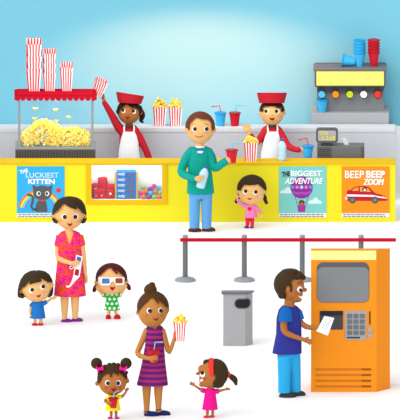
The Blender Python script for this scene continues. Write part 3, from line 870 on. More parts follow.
# ================================================================== ticket machine
ty = (222-392)/S
t = Thing('ticket_machine', 'tall orange ticket machine with grey screen and number keypad', 'ticket machine', 350, ty)
OR, OR_D = mat('#f8941d'), mat('#c8761a')
fpm = [(311, 0), (376.4, 0), (390, 17), (390, 44), (311, 44)]
H = t.P(0, 248.4, 0).z
g = extrude_poly([(u-350, y, 0) for u, y in fpm], (0, 0, H))
g = ([Vector((v.x, v.y, v.z - (v.y*.2126 if v.z > 1 else 0))) for v in g[0]], g[1])
t.part('casing', g, OR)
t.part('light_panel', t.box(311, 376.2, 250.8, 260, -.5, .5, .1), mat('#fff596'))
s0 = t.plate('screen_bezel', rrect(316.8, 262.4, 369.2, 302.6, 6), -.5, 1, mat('#58595b', .4, .3))
t.plate('screen', rrect(317.2, 267.2, 368.8, 302.2, 5.6), -.7, 1, mat('#808285', .35, .3), s0)
sl = t.plate('ticket_slot', [(319.6, 311), (343, 311), (343, 329.6), (319.6, 329.6)], -.4, .9, mat('#47484b', .5))
t.plate('slot_shutter', [(320.6, 311), (343, 311), (343, 315.4), (320.6, 315.4)], -.6, .6, mat('#2b2c2e', .5), sl)
kp = t.plate('keypad', rrect(345, 311, 366.4, 340, .6), -.7, 1.2, mat('#a3a5a8', .5, .2))
for r in range(4):
    for c in range(3):
        u = 347.2 + c*6.3; v = 314 + r*5.6
        t.plate('key', rrect(u, v, u+4.9, v+4.2, .5, 3), -1.2, .9, mat('#707275', .5), kp)
t.plate('card_slot', [(346.8, 336.9), (360, 336.9), (360, 338.4), (346.8, 338.4)], -.9, .5, mat('#3a3b3d'), kp)
t.plate('coin_slot', rrect(369, 311.2, 370.6, 324.4, .7, 3), -.4, .8, mat('#6b4310'))
for v in (329.4, 335.4): t.plate('button', ell(370.4, v, 2.45, 2.4, 22), -.8, 1.2, mat('#a3a5a8', .4, .3))
for v in (369.4, 375, 380.8, 386.4):
    vv = t.plate('vent', rrect(315.4, v-1.1, 371.2, v+1.1, .5, 2), -.25, .6, mat('#d27a1a'))
    t.plate('vent_opening', rrect(361.6, v-1.0, 371.1, v+1.0, .5, 2), -.4, .6, mat('#9a5a12'), vv)
# ================================================================== people
LIGHT, TAN, BROWN = '#f0b976', '#bf7f3c', '#b26e36'
CHK_L, CHK_B = mat('#f0a27a'), mat('#b5603a')
APRON = mat('#ffffff', .8, .05)
def brow(f, pts, m, w=.5): f.patch('eyebrow', stroke(pts, w), m, off=.2)
def legs_hidden(f, u, m_trouser, w=10):
    f.wear('trousers', [f.loft([(f_v(f, 48), u-8, u+8, 5), (f_v(f, 46), u-9, u+9, 5.6), (f_v(f, 38), u-9.4, u+9.4, 6)]),
                        f.loft([(f_v(f, 44), u-9.4, u-.5, 5), (f_v(f, 3), u-8, u-1.5, 3.6)]), f.loft([(f_v(f, 44), u+.5, u+9.4, 5), (f_v(f, 3), u+1.5, u+8, 3.6)])], m_trouser, vox=.6)
    for s in (-1, 1): f.shoe(u+s*5-4, u+s*5+4, f_v(f, 4.5), f_v(f, 0), mat('#2b2b2d'), -2, 5)
def f_v(f, z): return 222 - f.y*S - z*C      # drawing row of a height above the floor on the figure's axis

CLY = 80
# ---------------------------------------------------------------- usher raising a box
f = Figure('person in red cap and white apron raising an empty striped box overhead', 129, 205.4, BROWN, CLY)
f.head(129, 111.6, 11.6, 11.4, 10.2); f.ear(117.6, 111.4, 1.9); f.ear(140.8, 112.6, 1.9); f.nose(128.4, 114.2, .9)
f.neck(129, 120, 129, 129, 3)
f.add(f.loft([(126, 125, 133, 3), (129, 121, 137, 4), (140, 120.5, 138.5, 5), (158, 119, 140, 6), (176, 119.5, 139.5, 6)]))
f.add(f.tube([(122, 131), (114, 117, -2), (104, 100.5, -4)], [3, 2.4, 1.7]))
f.hand((103.4, 99.4, -4), (-.22, 0, 1), (-.5, -.9, 0), 8.4, 1, .45, .12, 35)
f.add(f.tube([(134.6, 131.4), (143.4, 146, 0), (149.4, 160, -2), (152, 168, -3)], [2.4, 2.3, 2.1, 1.8])); f.hand((152.5, 169, -3), (.3, -.3, -1), (-1, 0, 0), 8, 1, .3)
f.make_body()
f.wear('shirt', [f.loft([(124.2, 125.2, 132.8, 3.6), (125.6, 122.6, 136, 4.6), (128, 120, 138, 5.4), (134, 119.4, 138.6, 6), (146, 119, 139.6, 6.6), (158, 118, 141, 7.2), (172, 118, 141, 7.4), (173, 119, 140, 7)]),
                 f.tube([(123.4, 132.4, 0), (118.5, 127.5, -1), (111, 113.5, -3), (104.4, 102.8, -4)], [5, 4.5, 3.5, 2.6], smooth=1),
                 f.tube([(134.6, 130.4, 0), (139.6, 137.5, 0), (145, 148, -1), (149.6, 160, -2), (151, 165, -3)], [4.4, 4, 3.5, 3.4, 2.8], smooth=1)], mat('#c4202f'))
sh = f.last
f.patch('apron', [(123.4, 131.8), (134.6, 131.8), (136.4, 135.5), (138.4, 143), (140.6, 158), (141, 172), (117.4, 172), (118, 158), (119.6, 145), (121.6, 136.5)], APRON, sh, .55)
f.patch('apron_strap', stroke([(124.3, 132.4), (124.1, 128), (124.6, 124.4)], 1.5), APRON, sh, .5); f.patch('apron_strap', stroke([(133.8, 132.4), (134.2, 128), (133.4, 124.4)], 1.5), APRON, sh, .5)
f.patch('bow_tie', [(125.2, 125), (128.6, 126.1), (129.6, 126.1), (133, 125), (133, 128.3), (129.6, 127.1), (128.6, 127.1), (125.2, 128.3)], BLACK, sh, 1.8, th=2)
hm = mat('#291a0c')
hair = [f.blob(129, 110.6, 12.3, 12, 11.2), f.blob(140.6, 109.5, 1.9, 4, 3), f.tube([(138.8, 108, 3), (141.8, 111.5, 3), (143, 115.5, 3), (141.2, 119.2, 2.5), (140.6, 121, 2), (143, 122.2, 2)], [1.6, 2.4, 2.6, 2.4, 1.8, 1.0], smooth=1)]
f.wear('hair', hair, hm, [([(119.2, 112), (119.4, 110), (121.6, 108.2), (124, 105.2), (126.2, 104), (129, 105.6), (132.6, 108), (134, 108.4), (132.4, 105.6), (135.6, 107.2), (138.4, 109.6), (139.6, 112), (139, 118), (137, 127), (116, 127), (116.4, 118)], 2)])
f.wear('cap', [rings([[f.P(*p) for p in ring] for ring in (
    [(129.6 + 11.6*math.cos(a), 103.4 + .8*math.cos(a), 11.6*math.sin(a)) for a in [6.2832*i/32 for i in range(32)]],
    [(130.1 + 14.2*math.cos(a), 93.8 + 2.2*math.cos(a), 12.4*math.sin(a)) for a in [6.2832*i/32 for i in range(32)]])])], mat('#c4202f'), vox=.3, smooth=1)
f.eye(123.4, 110.8, 2.25, 122.9, 110.2, 1.3); f.eye(133.9, 111.7, 2.25, 133.3, 111.1, 1.3)
f.patch('mouth', [(125.4, 116.4), (127.4, 117), (129.6, 116.8), (128.8, 118.4), (127.4, 119.2), (126.2, 118.2)], MOUTH, off=.2)
brow(f, [(121.4, 107.4), (123.2, 106.8), (124.6, 107.2)], hm); brow(f, [(133, 107.6), (134.8, 107.8), (136, 108.8)], hm)
legs_hidden(f, 129, mat('#3a3a3c'))
striped_box('empty striped box held up by the waving usher in red', 96.2, CLY-8, zof(95.6, CLY-8), 9.4, 12.4, 15.6, 2.2, None, (math.radians(4), math.radians(19), math.radians(8)))

# ---------------------------------------------------------------- boy clerk
f = Figure('person in red cap and white apron waving and handing over a blue cup', 272, 205.4, LIGHT, CLY)
f.head(272, 112.4, 12, 12.4, 10.6); f.ear(260.2, 112.4, 2.1); f.ear(284, 112.4, 2.1); f.nose(271.8, 115, 1.0)
f.neck(272, 121, 272, 130, 3.1)
f.add(f.loft([(126, 268, 276, 3), (129, 264, 280, 4), (140, 263, 281, 5), (158, 262, 281, 6), (176, 262, 281, 6)]))
f.add(f.tube([(265, 132), (258, 144, -3), (249.8, 133, -7)], [2.8, 2.3, 1.5]))
f.hand((249.6, 132.6, -7), (-.42, -.1, 1), (-.2, -1, 0), 10.6, 1, .08, .3, 48)
f.add(f.tube([(279, 132), (289, 146, -6), (300, 149.4, -17)], [2.8, 2.3, 1.6]))
f.hand((300, 149.6, -17), (1, -.12, .1), (.2, 1, 0), 8.6, 1, .3, .16, 48)
f.make_body()
f.wear('shirt', [f.loft([(124.2, 268.2, 275.8, 3.6), (125.6, 265.6, 278.6, 4.6), (128, 263, 280.8, 5.4), (134, 262, 281.6, 6), (146, 261.6, 281.4, 6.6), (158, 261, 281, 7.2), (172, 261, 281, 7.4), (173, 262, 280, 7)]),
                 f.tube([(265.4, 130.6, 0), (260.4, 138, -2), (256.6, 143, -4), (253.8, 140, -6), (251.4, 135.4, -7)], [4.2, 3.5, 3, 2.8, 2.5], smooth=1),
                 f.tube([(278.2, 130.4, 0), (282.6, 136.6, -2), (287.4, 146, -8), (293.4, 149, -13), (298.6, 149.8, -17)], [4.2, 3.8, 3.6, 3.1, 2.8], smooth=1)], mat('#c4202f'))
sh = f.last
f.patch('apron', [(267.4, 131.6), (278, 131.6), (279.2, 136), (280.4, 143), (281, 158), (281, 172), (259.8, 172), (260.2, 158), (262.4, 145), (265.4, 136.5)], APRON, sh, .55)
f.patch('apron_strap', stroke([(268.2, 132.2), (267.7, 128), (268.2, 124.4)], 1.5), APRON, sh, .5); f.patch('apron_strap', stroke([(277.2, 132.2), (277.6, 128), (276.6, 124.4)], 1.5), APRON, sh, .5)
f.patch('bow_tie', [(268.3, 124.4), (271.5, 125.6), (272.5, 125.6), (275.7, 124.4), (275.7, 128), (272.5, 126.8), (271.5, 126.8), (268.3, 128)], BLACK, sh, 1.8, th=2)
hm = mat('#36200c')
f.wear('hair', [f.blob(272, 110.8, 12.8, 11.8, 11.6)], hm, [([(262.6, 112), (263.2, 109.6), (262.4, 107.4), (265, 106), (268, 106.4), (272, 106), (276.4, 106.8), (279, 108.2), (281.4, 107.4), (281, 110), (281.6, 112), (285.6, 111), (288, 118), (284, 128), (258, 128), (256, 118), (258.4, 111)], 1)])
f.wear('cap', [rings([[f.P(*p) for p in ring] for ring in (
    [(271.8 + 12.6*math.cos(a), 103.2, 12*math.sin(a)) for a in [6.2832*i/32 for i in range(32)]],
    [(271.9 + 15.2*math.cos(a), 92.6, 12.8*math.sin(a)) for a in [6.2832*i/32 for i in range(32)]])])], mat('#c4202f'), vox=.3, smooth=1)
f.eye(266.7, 111.4, 2.4, 266.1, 111.2, 1.35); f.eye(277.2, 111.4, 2.4, 276.6, 111.2, 1.35)
f.patch('mouth', [(269.4, 117.6), (271.6, 118.3), (274.2, 117.8), (273.8, 119.4), (272.2, 120.4), (270.6, 119.6)], MOUTH, off=.2)
brow(f, [(264.2, 107.8), (266.2, 107.2), (268, 107.8)], hm); brow(f, [(275.6, 107.9), (277.6, 107.4), (279.4, 108.1)], hm)
f.cheeks([(264, 116), (279.6, 116)], CHK_L)
legs_hidden(f, 272, mat('#3a3a3c'))
y = CLY - 16.5
cup('blue lidded cup with red straw in the hand of the boy clerk', 308, y, zof(157.6, y), 3.9, 5.5, 12.6, False, [(.5, -.2), (-1, 7.2), (-9.8, 5.6)], group='cups with straws')

# ---------------------------------------------------------------- man in teal
f = Figure('person in teal jumper and blue jeans holding a bottle and a red cup', 200.5, 231, LIGHT)
f.head(200.4, 128, 14, 14.8, 12.6); f.ear(186.6, 129.4, 2.3); f.ear(214.2, 129.4, 2.3); f.nose(201.6, 132.4, 1.1)
f.neck(200, 139, 200, 149, 3.7)
f.add(f.loft([(146, 195, 205, 3.4), (150, 191, 209, 5), (170, 190, 211, 6), (190, 190.5, 211, 5.4), (198, 190.5, 211, 5)]))
f.add(f.tube([(190.4, 153), (182, 173, 0), (195.4, 178.8, -19)], [3.4, 2.7, 1.9]))
f.hand((195, 178.8, -20), (1, -.08, .18), (.08, 1, .0), 9.4, 1, .32, .12, 52)
f.add(f.tube([(209, 153), (213, 169, -3), (225.8, 160.8, -14.6)], [3.2, 2.6, 1.8]))
f.hand((225.6, 161, -15), (.85, -.1, .55), (.3, 1, -.1), 8.6, 1, .3, .14, 50)
f.add(f.loft([(197, 190, 199.4, 4.2), (226, 190.6, 198.4, 3.4), (229, 191, 198, 3.2)]), f.loft([(197, 201.6, 211, 4.2), (226, 202.6, 210.4, 3.4), (229, 203, 210, 3.2)]))
f.make_body()
f.wear('jeans', [f.loft([(190, 188.8, 212.4, 6.8), (197, 188.8, 212.4, 6.6), (199, 189, 200.3, 5.6), (212, 189.2, 199.9, 4.8), (228, 189.4, 199.4, 4.4)]), f.loft([(190, 200, 212.4, 6.8), (199, 200.9, 212.2, 5.6), (212, 201.4, 211.8, 4.8), (228, 201.8, 211.4, 4.4)])], mat('#62a4de'), smooth=2)
tl = mat('#079d8e')
f.wear('undershirt', [f.loft([(145.6, 195, 205, 4.2), (148, 193.4, 206.6, 5), (156, 194, 206.4, 6.6), (162, 194, 206.4, 6.6)])], band_mat('#f6fafc', '#2f7fb5', 5.2, .42, 'blue_striped_knit', .48), vox=.3)
f.wear('jumper', [f.loft([(145.4, 196.4, 203.6, 3.6), (146.8, 193, 207.6, 5), (149, 189.4, 210.2, 6.2), (155, 188.4, 210.6, 7.2), (170, 187.8, 211.8, 7.8), (184, 187.2, 213.4, 8), (193.2, 186.8, 214.4, 8)], e=2.2),
                  f.tube([(191.4, 151.6, 0), (186.4, 158, 0), (182, 168, 0), (181.4, 172.6, -1), (185.6, 175.6, -5.6), (190.4, 177.4, -13), (194, 178.4, -18)], [5, 4.9, 4.5, 4.4, 4.1, 3.5, 3.2], smooth=1),
                  f.tube([(208.6, 151.8, 0), (212.2, 158, -1), (213.6, 166, -3), (215.6, 168.6, -5), (220.4, 164.8, -10), (225, 161.8, -13.6)], [4.6, 4.3, 4.2, 4.1, 4.1, 4.1], smooth=1)], tl,
       [([(195.4, 140), (205, 140), (204.6, 147), (203, 152), (200, 156), (197, 152.4), (195.6, 147)], 0)])
hm = mat('#6d3822')
f.wear('hair', [f.blob(200.2, 126.6, 15, 15.4, 13.8)], hm, [([(188.6, 131), (189.4, 126), (188.8, 124), (191.4, 121.6), (194.6, 117.8), (197, 117.2), (200, 118.6), (204, 119.4), (208, 119.2), (210.6, 120.6), (212, 123.6), (211.8, 127), (212.6, 131), (216, 128.6), (220, 131), (216, 150), (184, 150), (181, 131), (185.4, 127.6), (187.6, 128.6)], 1)])
f.eye(194.4, 129, 2.5, 194.8, 129, 1.5); f.eye(206, 129, 2.5, 206.6, 129, 1.5)
f.patch('mouth', stroke([(195.6, 135.6), (197, 136.6), (199, 137), (201.2, 136.6), (202.6, 135.6)], .55), mat('#a34a2a'), off=.2)
brow(f, [(190.6, 125.6), (192.6, 124), (194.6, 123.8)], mat('#9a5a34')); brow(f, [(204.6, 123.6), (206.8, 123.8), (208.8, 125.2)], mat('#9a5a34'))
f.cheeks([(191.4, 133), (206.6, 133)], CHK_L, 2.1)
f.shoe(188.2, 201.4, 227.4, 231.2, mat('#5a2a1c'), -2, 4.2); f.shoe(201.8, 215.4, 227, 231, mat('#5a2a1c'), 0, 4.2)
y = f.y - 13
bottle('clear blue water bottle held against the teal jumper', 200.2, f.y-12.5, zof(187.6, f.y-12.5), 22.6, 4.5, rot=(math.radians(0), math.radians(15), 0))
y = f.y - 11
cup('red cup with pale blue straw held out by the man in teal', 231.8, y-1, zof(162.6, y-1), 4, 5.7, 13.4, True, [(.2, -.2), (.9, 7.4), (9.8, 6.6)], group='cups with straws')

# ---------------------------------------------------------------- girl in pink
KV = .33
f = Figure('child in pink heart jumper and red leggings with two dark plaits', 251, 227.8, LIGHT, vox=KV)
f.head(251.6, 189.8, 14, 14.2, 12.4); f.ear(238.2, 191.6, 1.9); f.ear(265, 192.4, 1.9); f.nose(250.6, 194.4, 1.0)
f.neck(251, 200, 251, 207, 2.2)
f.add(f.loft([(205, 248, 254, 2.4), (207, 246.6, 255.6, 3), (213, 247, 255, 3), (217, 247, 253.6, 2.2)]))
f.add(f.tube([(247, 207), (240.4, 203.6, -2), (237.2, 199, -3.5)], [1.6, 1.5, 1.1])); f.hand((237.2, 199, -3.5), (-.25, -.1, 1), (.3, -1, 0), 5.4, -1, .15, .25)
f.add(f.tube([(255, 207), (259, 211, -1), (260.6, 213.4, -1)], [1.5, 1.3, 1.0])); f.hand((260.4, 212.8, -1), (.22, -.1, -1), (-.6, -1, 0), 4.6, -1, .2, .2)
f.add(f.loft([(216, 246.2, 249.6, 1.8), (226.6, 246, 248.8, 1.6)]), f.loft([(216, 250.6, 253.8, 1.8), (226.6, 250.6, 253.6, 1.6)]))
f.make_body()
f.wear('leggings', [f.loft([(215, 244.8, 255, 3.8), (217.6, 245, 254.4, 3.4), (219.4, 245.2, 249.8, 2.7), (225.8, 245.6, 249.2, 2.1)]), f.loft([(216, 249.6, 254.6, 3.4), (219.4, 250.2, 254.4, 2.7), (225.8, 250.4, 254, 2.1)])], mat('#ee2348'))
f.wear('jumper', [f.loft([(203.6, 248.8, 253.6, 2.4), (204.8, 246.6, 255.6, 3.3), (210, 245.4, 256.2, 4.2), (217.2, 244, 257.2, 4.8)]),
                  f.tube([(248, 206.4, 0), (242.6, 204.8, -1.4), (239.6, 202.6, -2.6), (237.9, 200, -3.4)], [2.2, 2.1, 1.9, 1.7], smooth=1),
                  f.tube([(254, 206.4, 0), (257.6, 208.6, -.6), (260.2, 212.4, -1)], [2.1, 2, 1.7], smooth=1)], mat('#f286bd'))
f.patch('heart_print', [(249.6, 211.4), (247.6, 209.4), (247.3, 208), (248.3, 207.2), (249.6, 208.1), (250.9, 207.2), (251.9, 208), (251.6, 209.4)], mat('#e01f44'), f.last, .2)
hm = mat('#362916')
hair = [f.blob(251.8, 188.6, 15, 14.2, 13.4)]
def plait(pts, r): 
    out = []
    for i in range(len(pts)-1):
        for k in range(2):
            q = (i*2+k)/(2*(len(pts)-1)); a = [pts[i][j]+(pts[i+1][j]-pts[i][j])*k/2 for j in range(3)]
            out.append(f.blob(a[0], a[1], r*(1.1-.35*q), r*(1.0-.2*q), r*(1.1-.35*q), a[2]))
    return out
hair += plait([(238.4, 196, 3), (237.4, 199.4, 3), (235.6, 203.8, 3)], 2.3) + plait([(264.4, 197, 2), (265.4, 200.6, 2), (267.4, 204.6, 2)], 2.1)
f.wear('hair', hair, hm, [([(240.2, 191), (241.6, 188.4), (244, 184.8), (249, 185.2), (254.6, 184.9), (258.6, 184.2), (261.6, 187), (264.6, 189.6), (267.6, 190.2), (267.4, 194.6), (264.2, 194.4), (262, 206), (240.4, 206), (239, 194.2), (235.6, 194), (235.8, 189.6)], .5)])
f.eye(245.2, 191.7, 2.4, 245.6, 191.2, 1.4); f.eye(255.4, 192.4, 2.4, 255.8, 192, 1.4)
f.patch('mouth', [(247.6, 197.9), (249.6, 198.5), (251.8, 198), (251.2, 199), (249.6, 199.8), (248.2, 199)], LIP, off=.2)
f.cheeks([(243.2, 196), (257.4, 196.6)], CHK_L)
f.shoe(244.2, 249, 226, 228.1, mat('#6a2a92'), -1, 1.9); f.shoe(249.6, 253.8, 226, 228, mat('#6a2a92'), -1, 1.9)

# ---------------------------------------------------------------- mother in the flowered dress
f = Figure('person in orange dress with pink flowers holding folded paper glasses', 69.6, 321.6, LIGHT)
f.head(69.4, 213, 15, 15.4, 13.4); f.ear(54.2, 216.4, 2.2); f.ear(84.6, 216.4, 2.2); f.nose(70.6, 220.2, 1.1)
f.neck(69.2, 225, 69.2, 236, 4)
f.add(f.loft([(231, 63, 76, 3.6), (234, 59, 80, 5), (250, 58.4, 81, 6.6), (275, 58, 82, 7.6), (290, 58, 82, 7.6)]))
f.add(f.tube([(58.8, 240), (57.2, 257, 0), (62, 260.4, -9), (72, 263.4, -18.6)], [3.3, 2.9, 2.7, 2.0], smooth=1)); f.hand((71.6, 263.4, -18.8), (1, -.06, .16), (-.1, 1, 0), 8.6, 1, .3, .14, 50)
f.add(f.tube([(80.6, 240), (83.8, 258, -.5), (85.4, 273.5, -2)], [3.2, 2.7, 1.7], smooth=1)); f.hand((85.3, 273, -2), (.18, -.1, -1), (-.9, -.4, 0), 10.6, -1, .14, .26, 40)
f.add(f.loft([(290, 59.6, 69, 4.6), (306, 60.8, 68.4, 3.8), (319.4, 62.2, 66.8, 2.6)]), f.loft([(290, 70.2, 80, 4.6), (305, 71.2, 79, 3.8), (318.6, 72.6, 77.6, 2.6)]))
f.make_body()
fl = flower_mat('#f3541f', '#ec1790', 'pink_flower_print')
f.wear('dress', [f.loft([(230.6, 64, 75, 3.6), (232.4, 60, 79.4, 5), (236, 57.6, 82, 6.2), (246, 57.4, 82, 7.2), (262, 57, 82.6, 7.8), (280, 55.2, 84.6, 8.8), (295.4, 53.8, 86.2, 9.6)], e=2.2),
                 f.tube([(60.4, 236, 0), (57.6, 246.2, 0)], [4.2, 3.7], flat=True), f.tube([(79.2, 236, 0), (82.2, 245.6, 0)], [4.2, 3.7], flat=True)], fl,
       [([(64.8, 222), (74.2, 222), (73.8, 231), (70.2, 243.6), (69.4, 244.4), (68.4, 243), (65, 231)], 0)])
hm = mat('#37291a')
rows = [(196.2, 66, 73, 3), (197.6, 60.8, 78.4, 8), (200, 57, 82, 11.6), (204, 54, 84.8, 14), (209, 52.3, 86.2, 15.4), (214, 51.8, 86.8, 15.2), (218.5, 51.9, 86.9, 13.6), (221.4, 53.2, 85.8, 10.6), (222.8, 55.6, 83.4, 8)]
f.wear('hair', [f.loft([(r[0]+.6, *r[1:]) for r in rows])], hm, [([(57.2, 226), (56.6, 220.4), (53.8, 219.6), (51, 217.5), (52, 214), (55, 212.8), (58.4, 209.6), (61.4, 205.6), (63.6, 202.8), (66.2, 205.2), (70, 207.4), (77, 209.6), (76, 206.6), (79, 208.4), (81.4, 211), (83, 213.4), (86.4, 213.4), (88, 218), (85, 219.8), (82.4, 220.4), (81.6, 230), (57.6, 230)], 1)])
f.eye(64.2, 216.6, 2.7, 64.7, 216.9, 1.6); f.eye(75.8, 216.6, 2.7, 75.4, 216.9, 1.6)
f.patch('mouth', [(67.6, 223), (69.6, 224.2), (72, 223.2), (71.4, 225), (69.8, 226), (68.4, 225)], MOUTH, off=.2)
brow(f, [(59.6, 211.6), (61.6, 209.8), (64, 209.4)], mat('#b98a55'), .45); brow(f, [(74.6, 211.2), (77, 211.2), (79.4, 212.6)], mat('#b98a55'), .45)
f.cheeks([(60.6, 221), (78.6, 221.4)], CHK_L, 2)
PU = mat('#84239a')
f.shoe(61, 72.2, 319.4, 322.6, PU, -1, 3); f.shoe(71.4, 83, 317.8, 321.4, PU, 2, 3)
# the paper glasses in her hand
t = Thing('paper_glasses', 'white paper glasses with blue and red lenses in the hand of the flowered dress wearer', '3D glasses', 78, f.y-16.5, zof(287, f.y-16.5))
d0 = 0
t.plate('frame', [(76.2, 254.8), (82.6, 256.8), (79.6, 276.8), (74.6, 281.6), (70.6, 286.6), (68, 287.8), (66, 286.8), (66.4, 285.6), (68.8, 286), (71, 283), (73.2, 276.4)], d0, .5, WHITE)
t.plate('lens', [(77.2, 256.4), (81.4, 257.6), (80.6, 261.8), (76.2, 260.8)], d0-.25, .8, mat('#4068b8', .4)); t.plate('lens', [(75.4, 269), (79.2, 269.8), (78.4, 276), (74.4, 275)], d0-.25, .8, mat('#b51f28', .4))
t.part('temple_arm', tube([t.P(72.2, 266, 1.4), t.P(70.2, 266.4, 1.4), t.P(69.6, 267.6, 1.4), t.P(70.8, 269, 1.4), t.P(72.6, 268.4, 1.4), t.P(74, 266, 1)], .5, 8), WHITE, smooth=True)

# ---------------------------------------------------------------- girl in blue
f = Figure('child in plain blue dress and red shoes reaching for the flowered dress', 37.6, 325.2, LIGHT, vox=KV)
f.head(36.6, 285.6, 15.6, 15.4, 13.6); f.ear(20.6, 291.6, 2.1); f.ear(52, 284.8, 2.1); f.nose(37.6, 289.2, 1.0)
f.neck(38, 296, 38, 304, 2.4)
f.add(f.loft([(301.6, 34.6, 41, 2.6), (304, 32.6, 43.4, 3.4), (318, 31, 44.4, 5)]))
f.add(f.tube([(31.6, 304.4), (30.2, 309, -1), (30, 312.6, -2)], [1.8, 1.5, 1.2])); f.hand((30, 312, -2), (.06, -.2, -1), (.8, .4, 0), 5, 1, .25, .12)
f.add(f.tube([(44, 304), (48.6, 300.8, -.5), (52.6, 298, 0)], [1.8, 1.5, 1.1], smooth=1)); f.hand((52.2, 298.2, 0), (.9, .12, .3), (0, 1, -.2), 5, 1, .2, .1)
f.add(f.loft([(316, 32.8, 36.8, 2.2), (324, 33.6, 36.2, 1.6)]), f.loft([(316, 38.6, 42.8, 2.2), (324, 39.6, 42.2, 1.6)]))
f.make_body()
f.wear('dress', [f.loft([(300.4, 35, 40.6, 2.8), (301.8, 32, 43.8, 3.6), (306, 31.2, 43.8, 4.4), (317.8, 29.4, 45.6, 5.8)]),
                 f.tube([(33.6, 303.6, 0), (30.4, 306.6, -.6)], [2.5, 2.2], flat=True), f.tube([(42.4, 304, 0), (47, 301.6, -.4)], [2.5, 2.1], flat=True)], mat('#1a72c2'))
hm = mat('#382814')
rows = [(270, 34, 41, 3), (271.2, 28.6, 45.6, 8), (274, 24, 49.6, 12), (279, 20.4, 52.4, 14.6), (285, 18.4, 53.4, 15.2), (290, 17.6, 53.4, 14), (294.4, 17.4, 52.8, 11.6), (296.6, 18, 50, 9)]
f.wear('hair', [f.loft([(r[0]+.6, *r[1:]) for r in rows])], hm, [([(24.4, 303), (23.6, 295.4), (20.4, 295), (18, 293), (18.4, 289.4), (21, 288.6), (24.6, 286.8), (27.6, 283), (29.9, 280), (29.3, 284.4), (35, 282.8), (41.6, 281.4), (40.6, 277.4), (44.6, 280), (48.4, 282.2), (51, 282.4), (55, 281), (56, 286), (53.6, 289), (51.6, 289.6), (50.4, 293), (48, 299), (46, 303)], .5)])
f.eye(31.4, 290.4, 2.75, 32.1, 289.9, 1.5); f.eye(42.6, 287, 2.7, 43.3, 286.5, 1.5)
f.patch('mouth', [(36.4, 295.4), (38.4, 295.7), (40.4, 294.3), (40.2, 296), (39, 297.2), (37.4, 296.8)], MOUTH, off=.2)
f.cheeks([(32.4, 295.4), (43.8, 292)], CHK_L, 2)
f.shoe(31.8, 37.6, 322.9, 325.6, mat('#cf1f2c'), -1, 2.1); f.shoe(38, 43.4, 322.3, 325.2, mat('#cf1f2c'), 0, 2.1)

# ---------------------------------------------------------------- girl with 3D glasses
f = Figure('child in green dotted dress wearing paper glasses and holding her bunches', 112, 318.6, LIGHT, vox=KV)
f.head(111.4, 279.4, 15.2, 14.4, 13.2); f.ear(96, 282.6, 2.0); f.ear(126.8, 281.4, 2.0); f.nose(112.6, 283.2, 1.3)
f.neck(112, 290, 112, 297, 2.3)
f.add(f.loft([(294, 108.6, 115.2, 2.6), (297, 107.4, 117, 3.4), (310, 105.4, 119, 5)]))
f.add(f.tube([(107.4, 296.4), (101.2, 293.2, -2), (97.8, 289.6, -5)], [1.9, 1.5, 1.1])); f.hand((98, 290, -5), (-.4, .3, 1), (.2, 1, 0), 5.2, 1, .4, .14)
f.add(f.tube([(116.6, 296.4), (122.2, 292.6, -2), (125, 288.4, -5)], [1.9, 1.5, 1.1])); f.hand((124.8, 288.8, -5), (.4, .3, 1), (-.2, 1, 0), 5.2, -1, .4, .14)
f.add(f.loft([(308, 107.4, 111.2, 2.2), (316.6, 106.8, 109.8, 1.6)]), f.loft([(308, 113, 116.8, 2.2), (316.4, 115.2, 117.8, 1.6)]))
f.make_body()
f.wear('dress', [f.loft([(292.6, 109.2, 114.6, 2.8), (294, 106.6, 117.4, 3.6), (299, 106.2, 117.6, 4.4), (309.6, 104, 120.2, 5.8)]),
                 f.tube([(108.6, 296.4, 0), (102.8, 294.4, -1)], [2.4, 2.7], flat=True), f.tube([(115.4, 296.4, 0), (121.2, 293.6, -1)], [2.4, 2.7], flat=True)], dots_mat('#2fb34a', '#ffffff', 4.6, .27, 'white_dotted_green'))
hm = mat('#56101a')
hair = [f.blob(111.4, 277.8, 16, 15, 14.4)] + [f.tube([(97.2, 284.6, 2), (95.4, 287.4, 0), (94.2, 290.4, -1)], [1.5, 2.3, 2.0]), f.tube([(126.4, 283.4, 2), (128.2, 286.2, 0), (129.2, 288.4, -1)], [1.5, 2.3, 2.0])]
f.wear('hair', hair, hm, [([(98, 282), (97.8, 276.6), (102.6, 273), (107.6, 267.6), (110.8, 267.2), (113, 270.4), (116.2, 273.6), (118, 273.8), (115.4, 270), (119.6, 272.6), (123, 275.4), (125.2, 278), (125.4, 282), (129, 280), (130, 284), (126.4, 285.4), (124, 297), (99, 297), (97, 286), (93.8, 285), (93.6, 280)], .5)])
gl = f.patch('paper_glasses', [(97, 276.6), (111, 277.6), (124.8, 276.8), (124.6, 282), (123.4, 285), (116.4, 285.3), (113.8, 281.6), (111.6, 281.6), (109.4, 285.4), (100.6, 285.4), (98.4, 282.6)], WHITE, off=1.5, th=.2)
gl['label'] = 'white paper glasses with one blue and one red lens'
f.patch('lens', rrect(102, 278.4, 109.6, 283.6, 1.2, 3), mat('#3f7fc4', .4), off=1.75, parent=gl, th=-1.2); f.patch('lens', rrect(115.4, 278.2, 122.6, 283.3, 1.2, 3), mat('#a8452f', .4), off=1.75, parent=gl, th=-1.2)
f.patch('mouth', [(110, 286.8), (112.2, 287.5), (114.8, 286.8), (114.2, 288.8), (112.4, 290.4), (110.8, 289)], MOUTH, off=.2)
f.shoe(105.6, 111, 314.6, 319, mat('#cf1428'), -1, 2.3); f.shoe(114, 120.6, 314.4, 319, mat('#cf1428'), -1, 2.3)

